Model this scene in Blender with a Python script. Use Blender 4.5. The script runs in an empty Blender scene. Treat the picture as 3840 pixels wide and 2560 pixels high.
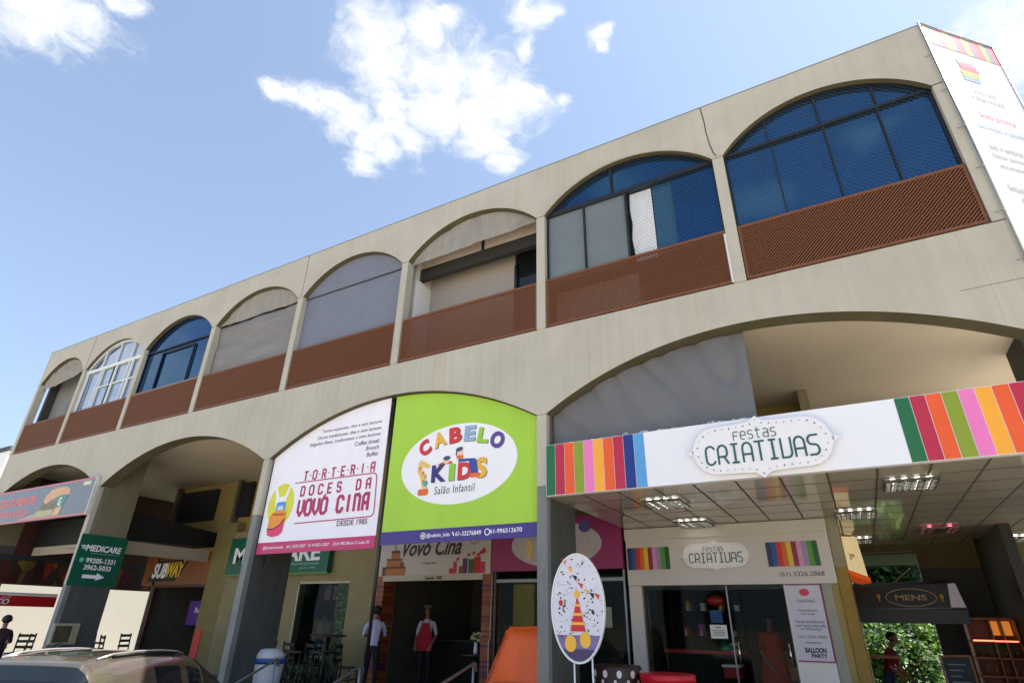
import bpy, bmesh, math, random
from mathutils import Vector, Matrix, noise as mnoise

random.seed(7)
R = math.radians
SCN = bpy.context.scene
COL = SCN.collection

# ------------------------------------------------------------------ camera
cam_d = bpy.data.cameras.new("camera")
cam = bpy.data.objects.new("camera", cam_d)
COL.objects.link(cam)
SCN.camera = cam
_yaw, _pit, _rol = -0.5191, 0.4591, 0.0197
fw = Vector((math.sin(_yaw) * math.cos(_pit), math.cos(_yaw) * math.cos(_pit), math.sin(_pit)))
r0 = Vector((math.cos(_yaw), -math.sin(_yaw), 0))
u0 = r0.cross(fw)
cr = r0 * math.cos(_rol) + u0 * math.sin(_rol)
cu = -r0 * math.sin(_rol) + u0 * math.cos(_rol)
M = Matrix((cr, cu, -fw)).transposed().to_4x4()
M.translation = Vector((3.8248, -7.6797, 1.6))
cam.matrix_world = M
cam_d.sensor_width = 36.0
cam_d.lens = 36.0 * 2130.06 / 3840.0
cam_d.clip_start = 0.05
cam_d.clip_end = 2000.0

# ------------------------------------------------------------------ sun, sky, exposure
SUN_EL, SUN_AZ = R(56.0), R(33.0)          # azimuth measured from +x towards +y
sdir = Vector((math.cos(SUN_EL) * math.cos(SUN_AZ), math.cos(SUN_EL) * math.sin(SUN_AZ), math.sin(SUN_EL)))
sun_d = bpy.data.lights.new("sun", "SUN")
sun_d.energy = 5.0
sun_d.angle = R(0.53)
sun_d.color = (1.0, 0.95, 0.87)
sun = bpy.data.objects.new("sun", sun_d)
COL.objects.link(sun)
sun.rotation_euler = (-sdir).to_track_quat('-Z', 'Y').to_euler()

W = bpy.data.worlds.new("World")
SCN.world = W
W.use_nodes = True
SCN.view_settings.view_transform = 'Standard'
SCN.view_settings.look = 'None'
SCN.view_settings.gamma = 1.0
SCN.view_settings.exposure = 1.5
SKY_STRENGTH = 0.070
CLOUD_VALUE = 6.0


def build_world():
    nt = W.node_tree
    nt.nodes.clear()
    N = nt.nodes.new
    Lk = nt.links.new
    out = N("ShaderNodeOutputWorld")
    bg = N("ShaderNodeBackground")
    bg.inputs[1].default_value = SKY_STRENGTH
    Lk(bg.outputs[0], out.inputs[0])
    sky = N("ShaderNodeTexSky")
    sky.sky_type = 'NISHITA'
    sky.sun_disc = False
    sky.sun_elevation = SUN_EL
    sky.sun_rotation = math.atan2(sdir.x, sdir.y)
    sky.altitude = 1000
    sky.air_density = 1.0
    sky.dust_density = 2.2
    sky.ozone_density = 1.2
    tc = N("ShaderNodeTexCoord")
    sep = N("ShaderNodeSeparateXYZ")
    Lk(tc.outputs["Generated"], sep.inputs[0])

    def mth(op, a, b=None, c=None, clamp=False):
        n = N("ShaderNodeMath")
        n.operation = op
        n.use_clamp = clamp
        for i, v in enumerate((a, b, c)):
            if v is None:
                continue
            if isinstance(v, (int, float)):
                n.inputs[i].default_value = v
            else:
                Lk(v, n.inputs[i])
        return n.outputs[0]
    dz = mth('MAXIMUM', sep.outputs[2], 0.03)
    px = mth('DIVIDE', sep.outputs[0], dz)
    py = mth('DIVIDE', sep.outputs[1], dz)
    comb = N("ShaderNodeCombineXYZ")
    Lk(px, comb.inputs[0])
    Lk(py, comb.inputs[1])
    P = comb.outputs[0]

    def noise(scale, detail, rough, vec, w=0.0):
        n = N("ShaderNodeTexNoise")
        n.noise_dimensions = '4D'
        n.inputs["Scale"].default_value = scale
        n.inputs["Detail"].default_value = detail
        n.inputs["Roughness"].default_value = rough
        n.inputs["W"].default_value = w
        Lk(vec, n.inputs["Vector"])
        return n
    wn = noise(9.0, 3, 0.5, P)
    wv = N("ShaderNodeVectorMath")
    wv.operation = 'SUBTRACT'
    Lk(wn.outputs["Color"], wv.inputs[0])
    wv.inputs[1].default_value = (0.5, 0.5, 0.5)
    ws = N("ShaderNodeVectorMath")
    ws.operation = 'SCALE'
    Lk(wv.outputs[0], ws.inputs[0])
    ws.inputs["Scale"].default_value = 0.13
    wa = N("ShaderNodeVectorMath")
    wa.operation = 'ADD'
    Lk(P, wa.inputs[0])
    Lk(ws.outputs[0], wa.inputs[1])
    flat = N("ShaderNodeVectorMath")
    flat.operation = 'MULTIPLY'
    Lk(wa.outputs[0], flat.inputs[0])
    flat.inputs[1].default_value = (1, 1, 0)
    PW = flat.outputs[0]
    # cloud puffs on the cloud layer: (x/z, y/z, radius)
    puffs = [(-.591, .496, .068), (-.505, .528, .050), (-.462, .530, .026), (-.607, .552, .072), (-.535, .602, .082),
             (-.469, .662, .072), (-.432, .743, .070), (-.685, .646, .062), (-.601, .692, .08), (-.543, .779, .08),
             (-.797, .628, .050), (-.82, .547, .040), (-.856, .483, .032), (-.837, .729, .046), (-.708, .735, .052), (-.79, .69, .045), (-.77, .72, .045), (-.545, .84, .05), (-.56, .81, .06),
             (-.75, .68, .045), (-.765, .585, .05), (-.84, .51, .035), (-.65, .57, .05), (-.57, .68, .08), (-.50, .72, .07), (-.72, .70, .05), (-.547, .885, .030), (-.386, .755, .026), (-.346, .79, .018),
             (-.318, .588, .034), (-.295, .60, .026), (-.352, .64, .016), (-.207, .694, .026), (-.21, .72, .012),
             (-1.106, .128, .11), (-1.058, .192, .06), (-.958, .209, .035), (-1.2, .05, .10), 
             (.465, 1.07, .13), (.56, 1.02, .12), (.40, 1.16, .05),
             # seen only as reflections in the glass
             (.225, -1.21, .045), (.27, -1.20, .03), (-.02, -1.34, .07), (-.33, -1.10, .06), (-.36, -1.14, .05), (-1.5, -1.5, .3), (1.3, -1.1, .25), (-2.6, -1.3, .5), (-3.4, -1.0, .6)]
    acc = None
    for (x, y, r) in puffs:
        d = N("ShaderNodeVectorMath")
        d.operation = 'DISTANCE'
        Lk(PW, d.inputs[0])
        d.inputs[1].default_value = (x, y, 0)
        v = mth('MULTIPLY_ADD', d.outputs["Value"], -1.0 / (r * 1.22), 1.0)
        acc = v if acc is None else mth('MAXIMUM', acc, v)
    acc = mth('MAXIMUM', acc, -1.5)
    det = noise(20.0, 9, 0.68, PW, 1.7)
    det2 = noise(7.0, 4, 0.55, P, 4.1)
    dens = mth('ADD', mth('MULTIPLY', acc, 0.80), mth('MULTIPLY', mth('SUBTRACT', det.outputs["Fac"], 0.5), 1.75))
    dens = mth('ADD', dens, mth('MULTIPLY', mth('SUBTRACT', det2.outputs["Fac"], 0.5), 0.5))
    mr = N("ShaderNodeMapRange")
    mr.interpolation_type = 'SMOOTHSTEP'
    mr.inputs["From Min"].default_value = -0.22
    mr.inputs["From Max"].default_value = 0.72
    Lk(dens, mr.inputs["Value"])
    mask = mr.outputs[0]
    # haze: paler towards the horizon and towards the sun
    hz = mth('POWER', mth('SUBTRACT', 1.0, mth('MAXIMUM', sep.outputs[2], 0.0), None, True), 2.2)
    dot = N("ShaderNodeVectorMath")
    dot.operation = 'DOT_PRODUCT'
    Lk(tc.outputs["Generated"], dot.inputs[0])
    dot.inputs[1].default_value = sdir
    ds = mth('POWER', mth('MAXIMUM', dot.outputs["Value"], 0.0), 3.0)
    hf = mth('ADD', mth('ADD', 0.31, mth('MULTIPLY', hz, 0.44)), mth('MULTIPLY', ds, 0.40), None, True)
    m1 = N("ShaderNodeMix")
    m1.data_type = 'RGBA'
    Lk(hf, m1.inputs[0])
    Lk(sky.outputs[0], m1.inputs[6])
    m1.inputs[7].default_value = (3.6, 4.75, 6.8, 1)
    m2 = N("ShaderNodeMix")
    m2.data_type = 'RGBA'
    Lk(mask, m2.inputs[0])
    Lk(m1.outputs[2], m2.inputs[6])
    shade = noise(13.0, 5, 0.55, PW, 8.0)
    mc = N("ShaderNodeMix")
    mc.data_type = 'RGBA'
    Lk(shade.outputs["Fac"], mc.inputs[0])
    c = CLOUD_VALUE
    mc.inputs[6].default_value = (c * 0.66, c * 0.71, c * 0.80, 1)
    mc.inputs[7].default_value = (c * 1.15, c * 1.15, c * 1.15, 1)
    Lk(mc.outputs[2], m2.inputs[7])
    Lk(m2.outputs[2], bg.inputs[0])


build_world()


# ================================================================== helpers
def lin(c):
    return tuple((v / 255 / 12.92) if v / 255 <= 0.04045 else ((v / 255 + 0.055) / 1.055) ** 2.4 for v in c)


MATS = {}


def mat(name, col, rough=0.6, metal=0.0, spec=0.5, var=0.12, scale=6.0, bump=0.0, srgb=True, stretch=(1, 1, 1),
        emit=0.0, trans=0.0, coat=0.0, bdist=0.01):
    if name in MATS:
        return MATS[name]
    m = bpy.data.materials.new(name)
    m.use_nodes = True
    nt = m.node_tree
    b = nt.nodes["Principled BSDF"]
    c = lin(col) if srgb else col
    b.inputs["Roughness"].default_value = rough
    b.inputs["Metallic"].default_value = metal
    b.inputs["Specular IOR Level"].default_value = spec
    b.inputs["Coat Weight"].default_value = coat
    if trans:
        b.inputs["Transmission Weight"].default_value = trans
    if emit:
        b.inputs["Emission Color"].default_value = (*c, 1)
        b.inputs["Emission Strength"].default_value = emit
    if var or bump:
        tc = nt.nodes.new("ShaderNodeTexCoord")
        mp = nt.nodes.new("ShaderNodeMapping")
        mp.inputs["Scale"].default_value = stretch
        nt.links.new(tc.outputs["Object"], mp.inputs[0])
        no = nt.nodes.new("ShaderNodeTexNoise")
        no.inputs["Scale"].default_value = scale
        no.inputs["Detail"].default_value = 6
        no.inputs["Roughness"].default_value = 0.62
        nt.links.new(mp.outputs[0], no.inputs["Vector"])
        mx = nt.nodes.new("ShaderNodeMix")
        mx.data_type = 'RGBA'
        mr = nt.nodes.new("ShaderNodeMapRange")
        mr.inputs["From Min"].default_value = 0.25
        mr.inputs["From Max"].default_value = 0.75
        nt.links.new(no.outputs["Fac"], mr.inputs["Value"])
        nt.links.new(mr.outputs[0], mx.inputs[0])
        mx.inputs[6].default_value = (*[v * (1 - var) for v in c], 1)
        mx.inputs[7].default_value = (*[min(1, v * (1 + var)) for v in c], 1)
        nt.links.new(mx.outputs[2], b.inputs["Base Color"])
        if bump:
            bp = nt.nodes.new("ShaderNodeBump")
            bp.inputs["Strength"].default_value = bump
            bp.inputs["Distance"].default_value = bdist
            nt.links.new(no.outputs["Fac"], bp.inputs["Height"])
            nt.links.new(bp.outputs[0], b.inputs["Normal"])
    else:
        b.inputs["Base Color"].default_value = (*c, 1)
    MATS[name] = m
    return m


class MB:
    """collects faces of one mesh object"""

    def __init__(self):
        self.v, self.f, self.mi, self.sm = [], [], [], []

    def face(self, pts, mi=0, smooth=False):
        i = len(self.v)
        self.v += [tuple(p) for p in pts]
        self.f.append(list(range(i, i + len(pts))))
        self.mi.append(mi)
        self.sm.append(smooth)

    def box(self, x0, x1, y0, y1, z0, z1, mi=0):
        i = len(self.v)
        self.v += [(x0, y0, z0), (x1, y0, z0), (x1, y1, z0), (x0, y1, z0), (x0, y0, z1), (x1, y0, z1), (x1, y1, z1), (x0, y1, z1)]
        for q in ((0, 3, 2, 1), (4, 5, 6, 7), (0, 1, 5, 4), (1, 2, 6, 5), (2, 3, 7, 6), (3, 0, 4, 7)):
            self.f.append([i + k for k in q])
            self.mi.append(mi)
            self.sm.append(False)
        return self

    def hexa(self, p, mi=0):
        """8 points: bottom ring 4, top ring 4"""
        i = len(self.v)
        self.v += [tuple(q) for q in p]
        for q in ((0, 3, 2, 1), (4, 5, 6, 7), (0, 1, 5, 4), (1, 2, 6, 5), (2, 3, 7, 6), (3, 0, 4, 7)):
            self.f.append([i + k for k in q])
            self.mi.append(mi)
            self.sm.append(False)
        return self

    def prism(self, poly, o, ux, uy, depth, mi=0, smooth=False):
        """polygon [(a,b)] in plane o+a*ux+b*uy, thickness depth along -(ux x uy) (away from the viewer side)"""
        o, ux, uy = Vector(o), Vector(ux), Vector(uy)
        n = ux.cross(uy).normalized()
        i = len(self.v)
        k = len(poly)
        fr = [o + ux * a + uy * b for a, b in poly]
        self.v += [tuple(p) for p in fr] + [tuple(p - n * depth) for p in fr]
        self.f.append(list(range(i, i + k)))
        self.f.append([i + k + j for j in range(k)][::-1])
        self.mi += [mi, mi]
        self.sm += [False, False]
        for j in range(k):
            j2 = (j + 1) % k
            self.f.append([i + j2, i + j, i + k + j, i + k + j2])
            self.mi.append(mi)
            self.sm.append(smooth)
        return self

    def tube(self, pts, r, n=8, mi=0, cap=True):
        pts = [Vector(p) for p in pts]
        rs = r if isinstance(r, (list, tuple)) else [r] * len(pts)
        i0 = len(self.v)
        up = None
        for j, p in enumerate(pts):
            if j == 0:
                t = pts[1] - p
            elif j == len(pts) - 1:
                t = p - pts[j - 1]
            else:
                t = (pts[j + 1] - p).normalized() + (p - pts[j - 1]).normalized()
            t.normalize()
            if up is None:
                up = Vector((0, 0, 1)) if abs(t.z) < 0.9 else Vector((1, 0, 0))
            a = t.cross(up)
            if a.length < 1e-6:
                a = t.orthogonal()
            a.normalize()
            b = a.cross(t).normalized()
            up = b
            for k in range(n):
                an = 2 * math.pi * k / n
                self.v.append(tuple(p + (a * math.cos(an) + b * math.sin(an)) * rs[j]))
        for j in range(len(pts) - 1):
            for k in range(n):
                k2 = (k + 1) % n
                self.f.append([i0 + j * n + k, i0 + j * n + k2, i0 + (j + 1) * n + k2, i0 + (j + 1) * n + k])
                self.mi.append(mi)
                self.sm.append(n > 4)
        if cap:
            self.f.append([i0 + k for k in range(n)][::-1])
            self.f.append([i0 + (len(pts) - 1) * n + k for k in range(n)])
            self.mi += [mi, mi]
            self.sm += [False, False]
        return self

    def bar(self, a, b, w, d, up=(0, -1, 0), mi=0):
        """rectangular bar from a to b, w across, d along up"""
        a, b, up = Vector(a), Vector(b), Vector(up)
        t = (b - a).normalized()
        s = t.cross(up).normalized() * (w / 2)
        q = up.normalized() * (d / 2)
        self.hexa([a - s - q, a + s - q, b + s - q, b - s - q, a - s + q, a + s + q, b + s + q, b - s + q], mi)
        return self

    def lathe(self, prof, c, n=20, mi=0, axis='z'):
        i0 = len(self.v)
        c = Vector(c)
        for r, h in prof:
            for k in range(n):
                an = 2 * math.pi * k / n
                self.v.append(tuple(c + Vector((r * math.cos(an), r * math.sin(an), h))))
        for j in range(len(prof) - 1):
            for k in range(n):
                k2 = (k + 1) % n
                self.f.append([i0 + j * n + k, i0 + j * n + k2, i0 + (j + 1) * n + k2, i0 + (j + 1) * n + k])
                self.mi.append(mi)
                self.sm.append(True)
        self.f.append([i0 + k for k in range(n)][::-1])
        self.f.append([i0 + (len(prof) - 1) * n + k for k in range(n)])
        self.mi += [mi, mi]
        self.sm += [False, False]
        return self

    def ball(self, c, rx, ry, rz, n=12, m=8, mi=0):
        i0 = len(self.v)
        c = Vector(c)
        for j in range(m + 1):
            ph = math.pi * j / m
            for k in range(n):
                an = 2 * math.pi * k / n
                self.v.append((c.x + rx * math.sin(ph) * math.cos(an), c.y + ry * math.sin(ph) * math.sin(an), c.z - rz * math.cos(ph)))
        for j in range(m):
            for k in range(n):
                k2 = (k + 1) % n
                self.f.append([i0 + j * n + k, i0 + j * n + k2, i0 + (j + 1) * n + k2, i0 + (j + 1) * n + k])
                self.mi.append(mi)
                self.sm.append(True)
        return self

    def build(self, name, m, parent=None, local=False, bevel=0.0, weld=False):
        me = bpy.data.meshes.new(name)
        me.from_pydata(self.v, [], self.f)
        ms = m if isinstance(m, (list, tuple)) else [m]
        for q in ms:
            me.materials.append(q)
        me.polygons.foreach_set("material_index", self.mi)
        me.polygons.foreach_set("use_smooth", self.sm)
        if weld:
            bm = bmesh.new()
            bm.from_mesh(me)
            bmesh.ops.remove_doubles(bm, verts=bm.verts, dist=1e-4)
            bm.to_mesh(me)
            bm.free()
        me.update()
        o = bpy.data.objects.new(name, me)
        COL.objects.link(o)
        attach(o, parent, local)
        if bevel:
            bv = o.modifiers.new("bevel", "BEVEL")
            bv.width = bevel
            bv.segments = 2
            bv.limit_method = 'ANGLE'
        return o


WORLD_OF = {}


def attach(o, parent, local=False):
    if parent is None:
        return
    o.parent = parent
    if not local:
        base = Matrix.Identity(4)
        p = parent
        while p is not None:
            base = WORLD_OF.get(p.name, Matrix.Identity(4)) @ base if p.parent is None else base
            p = p.parent
        # meshes are written in world coordinates: undo the root's placement
        if parent.parent is None:
            o.matrix_parent_inverse = WORLD_OF.get(parent.name, Matrix.Identity(4)).inverted()


def thing(name, label, cat, loc=(0, 0, 0), group=None, rz=0.0):
    o = bpy.data.objects.new(name, None)
    o.empty_display_size = 0.1
    COL.objects.link(o)
    o.location = loc
    o.rotation_euler = (0, 0, rz)
    WORLD_OF[o.name] = Matrix.Translation(Vector(loc)) @ Matrix.Rotation(rz, 4, 'Z')
    o['label'] = label
    o['category'] = cat
    if group:
        o['group'] = group
    return o


def tag(o, label, cat, group=None):
    o['label'] = label
    o['category'] = cat
    if group:
        o['group'] = group
    return o


def struct(o, kind='structure'):
    o['kind'] = kind
    return o


def dup(root, loc, label, rz=None):
    r = root.copy()
    COL.objects.link(r)
    r.location = loc
    if rz is not None:
        r.rotation_euler = (0, 0, rz)
    r['label'] = label
    for ch in root.children:
        c = ch.copy()
        COL.objects.link(c)
        c.parent = r
        c.matrix_parent_inverse = ch.matrix_parent_inverse.copy()
        for g in ch.children:
            d = g.copy()
            COL.objects.link(d)
            d.parent = c
            d.matrix_parent_inverse = g.matrix_parent_inverse.copy()
    return r


def text(parent, s, m, c, w, h, ux=(1, 0, 0), uy=(0, 0, 1), shear=0.0, bold=0.0, align='C', depth=0.004, name="lettering", space=1.0):
    """lettering fitted to w x h metres, centred (or left/right aligned) at c"""
    cu_ = bpy.data.curves.new(name, 'FONT')
    cu_.body = s
    cu_.size = 1.0
    cu_.shear = shear
    cu_.offset = bold
    cu_.space_character = space
    cu_.extrude = 0.0
    cu_.resolution_u = 3
    to = bpy.data.objects.new(name, cu_)
    COL.objects.link(to)
    dg = bpy.context.evaluated_depsgraph_get()
    me = bpy.data.meshes.new_from_object(to.evaluated_get(dg))
    bpy.data.objects.remove(to)
    bpy.data.curves.remove(cu_)
    xs = [v.co.x for v in me.vertices]
    ys = [v.co.y for v in me.vertices]
    x0, x1, y0, y1 = min(xs), max(xs), min(ys), max(ys)
    sx = w / (x1 - x0) if w else h / (y1 - y0)
    sy = h / (y1 - y0) if h else sx
    ax = {'C': (x0 + x1) / 2, 'L': x0, 'R': x1}[align]
    ay = (y0 + y1) / 2
    c, ux, uy = Vector(c), Vector(ux), Vector(uy)
    n = ux.cross(uy)
    for v in me.vertices:
        v.co = c + ux * ((v.co.x - ax) * sx) + uy * ((v.co.y - ay) * sy)
    me.materials.clear()
    me.materials.append(m)
    o = bpy.data.objects.new(name, me)
    COL.objects.link(o)
    attach(o, parent)
    return o


def copy_prints(o, c):
    return o


# ---- stroke lettering (thin round-cornered display type)
def arcp(cx, cy, rx, ry, a0, a1, n=6):
    return [(cx + rx * math.cos(R(a0 + (a1 - a0) * i / n)), cy + ry * math.sin(R(a0 + (a1 - a0) * i / n))) for i in range(n + 1)]


G = {
    'C': [arcp(.3, .75, .3, .25, 20, 180) + arcp(.3, .25, .3, .25, 180, 340)],
    'R': [[(0, 0), (0, .78)] + arcp(.3, .72, .3, .28, 180, 0) + [(.6, .62)] + arcp(.4, .58, .2, .2, 0, -90) + [(0, .38)], [(.38, .38), (.62, 0)]],
    'I': [[(.1, 1), (.5, 1)], [(.1, 0), (.5, 0)], [(.3, 0), (.3, 1)]],
    'A': [[(0, 0), (0, .7)] + arcp(.3, .7, .3, .3, 180, 0) + [(.6, 0)], [(0, .38), (.6, .38)]],
    'T': [[(0, 1), (.6, 1)], [(.3, 0), (.3, 1)]],
    'V': [[(0, 1), (0, 0), (.35, 0)] + arcp(.35, .25, .25, .25, -90, 0) + [(.6, 1)]],
    'S': [[(.6, 1), (.25, 1)] + arcp(.25, .76, .25, .24, 90, 270) + [(.35, .52)] + arcp(.35, .26, .25, .26, 90, -90) + [(.03, 0)]],
    'F': [[(0, 0), (0, .72)] + arcp(.15, .85, .15, .15, 180, 90) + [(.55, 1)], [(0, .5), (.45, .5)]],
    'e': [[(0, .5), (.55, .5), (.55, .7)] + arcp(.28, .72, .28, .28, 0, 180) + [(0, .28)] + arcp(.28, .28, .28, .28, 180, 290)],
    's': [[(.5, 1), (.2, 1)] + arcp(.2, .76, .2, .24, 90, 270) + [(.3, .52)] + arcp(.3, .26, .22, .26, 90, -90) + [(.03, 0)]],
    't': [[(.2, 1.3), (.2, .2)] + arcp(.35, .2, .15, .2, 180, 290), [(0, .95), (.5, .95)]],
    'a': [[(.05, 1), (.3, 1)] + arcp(.3, .75, .25, .25, 90, 0) + [(.55, 0), (.2, 0)] + arcp(.2, .27, .2, .27, 270, 90) + [(.55, .54)]],
}


_O = [(0, .15), (0, .85), (.15, 1), (.45, 1), (.6, .85), (.6, .15), (.45, 0), (.15, 0), (0, .15)]
G2 = {
    'T': [[(.05, 1), (.6, 1)], [(.3, 1), (.3, 0)]], 'O': [_O], 'I': [[(.3, 0), (.3, 1)]], ' ': [],
    'R': [[(.05, 0), (.05, 1), (.42, 1), (.55, .87), (.55, .62), (.45, .5), (.05, .5)], [(.38, .5), (.58, 0)]],
    'E': [[(.55, 1), (.05, 1), (.05, 0), (.55, 0)], [(.05, .5), (.45, .5)]],
    'A': [[(.05, 0), (.05, .82), (.2, 1), (.55, 1), (.55, 0)], [(.05, .42), (.55, .42)]],
    'D': [[(.05, 0), (.05, 1), (.42, 1), (.56, .85), (.56, .15), (.42, 0), (.05, 0)]],
    'C': [[(.58, .78), (.58, .86), (.44, 1), (.15, 1), (.02, .85), (.02, .15), (.15, 0), (.44, 0), (.58, .14), (.58, .22)]],
    'S': [[(.55, .82), (.45, 1), (.15, 1), (.04, .86), (.04, .62), (.15, .52), (.45, .48), (.56, .38), (.56, .14), (.45, 0), (.15, 0), (.04, .16)]],
    'V': [[(.02, 1), (.02, .3), (.3, 0), (.58, .3), (.58, 1)]],
    'N': [[(.05, 0), (.05, 1), (.42, 1), (.56, .85), (.56, 0)]],
}


def strokes(parent, s, m, o, w, h, th, ux=(1, 0, 0), uy=(0, 0, 1), gap=0.22, name="lettering", depth=0.006, glyphs=None, dots=False):
    glyphs = glyphs or G
    o, ux, uy = Vector(o), Vector(ux), Vector(uy)
    nv_ = ux.cross(uy).normalized()
    tot = len(s) * 0.6 + (len(s) - 1) * gap
    k = w / tot
    mb = MB()
    for i, ch in enumerate(s):
        x0 = i * (0.6 + gap) * k
        if dots and i:
            dx_ = x0 - gap * k / 2
            mb.prism([(dx_ - th * .4, h * .45), (dx_ + th * .4, h * .45), (dx_ + th * .4, h * .45 + th * .8), (dx_ - th * .4, h * .45 + th * .8)], o, ux, uy, depth)
        for li_, line in enumerate(glyphs[ch]):
            q = [(x0 + a * k, b * h) for a, b in line]
            for j in range(len(q) - 1):
                (ax, ay), (bx, by) = q[j], q[j + 1]
                d = Vector((bx - ax, by - ay))
                if d.length < 1e-5:
                    continue
                d.normalize()
                nn = Vector((-d.y, d.x)) * th / 2
                e = d * th * 0.3
                poly = [(ax - e.x + nn.x, ay - e.y + nn.y), (ax - e.x - nn.x, ay - e.y - nn.y), (bx + e.x - nn.x, by + e.y - nn.y), (bx + e.x + nn.x, by + e.y + nn.y)]
                mb.prism(poly, o + nv_ * (.0005 * (j % 9) + .005 * li_), ux, uy, depth)
    return mb.build(name, m, parent)


def ellipse(cx, cy, rx, ry, n=40, rot=0.0):
    c, s = math.cos(rot), math.sin(rot)
    return [(cx + rx * math.cos(2 * math.pi * i / n) * c - ry * math.sin(2 * math.pi * i / n) * s,
             cy + rx * math.cos(2 * math.pi * i / n) * s + ry * math.sin(2 * math.pi * i / n) * c) for i in range(n)]


def rrect(x0, x1, y0, y1, r, n=5):
    p = []
    for (cx, cy, a) in ((x1 - r, y0 + r, -90), (x1 - r, y1 - r, 0), (x0 + r, y1 - r, 90), (x0 + r, y0 + r, 180)):
        p += arcp(cx, cy, r, r, a, a + 90, n)
    return p


UX, UZ = (1, 0, 0), (0, 0, 1)

# ================================================================== materials
def concrete_mat():
    m = bpy.data.materials.new("weathered_concrete_paint")
    m.use_nodes = True
    nt = m.node_tree
    b = nt.nodes["Principled BSDF"]
    b.inputs["Roughness"].default_value = 0.82
    b.inputs["Specular IOR Level"].default_value = 0.25
    tc = nt.nodes.new("ShaderNodeTexCoord")

    def nz(scale, st, detail=6, rough=0.6):
        mp = nt.nodes.new("ShaderNodeMapping")
        mp.inputs["Scale"].default_value = st
        nt.links.new(tc.outputs["Object"], mp.inputs[0])
        n = nt.nodes.new("ShaderNodeTexNoise")
        n.inputs["Scale"].default_value = scale
        n.inputs["Detail"].default_value = detail
        n.inputs["Roughness"].default_value = rough
        nt.links.new(mp.outputs[0], n.inputs["Vector"])
        return n.outputs["Fac"]

    def ramp(v, a, bb, lo=0.0, hi=1.0):
        r = nt.nodes.new("ShaderNodeMapRange")
        r.inputs["From Min"].default_value = a
        r.inputs["From Max"].default_value = bb
        r.inputs["To Min"].default_value = lo
        r.inputs["To Max"].default_value = hi
        nt.links.new(v, r.inputs["Value"])
        return r.outputs[0]

    def mixc(f, a, c):
        x = nt.nodes.new("ShaderNodeMix")
        x.data_type = 'RGBA'
        if isinstance(f, float):
            x.inputs[0].default_value = f
        else:
            nt.links.new(f, x.inputs[0])
        for i, q in ((6, a), (7, c)):
            if isinstance(q, tuple):
                x.inputs[i].default_value = (*q, 1)
            else:
                nt.links.new(q, x.inputs[i])
        return x.outputs[2]
    streak = ramp(nz(1.0, (7.0, 3.0, 0.35)), 0.42, 0.72)
    fine = ramp(nz(1.0, (22.0, 8.0, 0.9), 4), 0.45, 0.7)
    blot = ramp(nz(0.75, (1, 1, 1.0), 8, .7), 0.36, 0.66)
    grain = ramp(nz(45, (1, 1, 1), 3), 0.2, 0.8)
    c = mixc(blot, (0.462, 0.428, 0.352), (0.548, 0.51, 0.425))
    k = nt.nodes.new("ShaderNodeMath"); k.operation = 'MULTIPLY'; k.inputs[1].default_value = 0.30
    nt.links.new(streak, k.inputs[0])
    c = mixc(k.outputs[0], c, (0.36, 0.335, 0.275))
    k2 = nt.nodes.new("ShaderNodeMath"); k2.operation = 'MULTIPLY'; k2.inputs[1].default_value = 0.22
    nt.links.new(fine, k2.inputs[0])
    c = mixc(k2.outputs[0], c, (0.53, 0.49, 0.405))
    yel = ramp(nz(1.0, (1.3, 1.0, 0.12), 3), 0.62, 0.76)
    k3 = nt.nodes.new("ShaderNodeMath"); k3.operation = 'MULTIPLY'; k3.inputs[1].default_value = 0.30
    nt.links.new(yel, k3.inputs[0])
    c = mixc(k3.outputs[0], c, (0.50, 0.41, 0.24))
    drip = ramp(nz(1.0, (16.0, 4.0, 0.22), 5, .7), 0.56, 0.74)
    low = ramp(nz(0.35, (1, 1, .6), 3), 0.40, 0.62)
    k4 = nt.nodes.new("ShaderNodeMath"); k4.operation = 'MULTIPLY'
    nt.links.new(drip, k4.inputs[0])
    nt.links.new(low, k4.inputs[1])
    k5 = nt.nodes.new("ShaderNodeMath"); k5.operation = 'MULTIPLY'; k5.inputs[1].default_value = 0.85
    nt.links.new(k4.outputs[0], k5.inputs[0])
    c = mixc(k5.outputs[0], c, (0.25, 0.23, 0.19))
    gm = nt.nodes.new("ShaderNodeMath"); gm.operation = 'MULTIPLY'; gm.inputs[1].default_value = 0.08
    nt.links.new(grain, gm.inputs[0])
    c = mixc(gm.outputs[0], c, (0.30, 0.28, 0.24))
    nt.links.new(c, b.inputs["Base Color"])
    bp = nt.nodes.new("ShaderNodeBump")
    bp.inputs["Strength"].default_value = 0.25
    bp.inputs["Distance"].default_value = 0.006
    nt.links.new(grain, bp.inputs["Height"])
    nt.links.new(bp.outputs[0], b.inputs["Normal"])
    return m


CONC = concrete_mat()
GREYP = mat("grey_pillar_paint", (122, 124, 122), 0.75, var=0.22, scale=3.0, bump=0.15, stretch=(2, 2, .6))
REVEAL = mat("olive_brown_soffit_shade", (92, 84, 62), .8, var=.2, scale=3)  # arch undersides: their shade is put into this colour
GREYS = mat("charcoal_pier_side_shade", (74, 75, 73), .75, var=.22, scale=3, bump=.15, stretch=(2, 2, .6))
CONS = mat("olive_pier_side_shade", (118, 112, 88), .8, var=.15, scale=2, stretch=(2, 2, .6))
CEILP = mat("cream_ceiling_paint", (206, 192, 172), 0.8, var=0.06, scale=1.5)
YELW = mat("ochre_wall_paint", (164, 142, 84), 0.8, var=0.14, scale=2.0, bump=0.1)
DARKW = mat("dark_grey_wall_paint", (62, 62, 60), 0.7, var=0.2)
INT = mat("shop_interior_paint", (96, 90, 78), 0.9, var=0.2)
INTD = mat("shop_interior_dark_panel", (40, 37, 33), 0.9, var=0.3)
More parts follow.
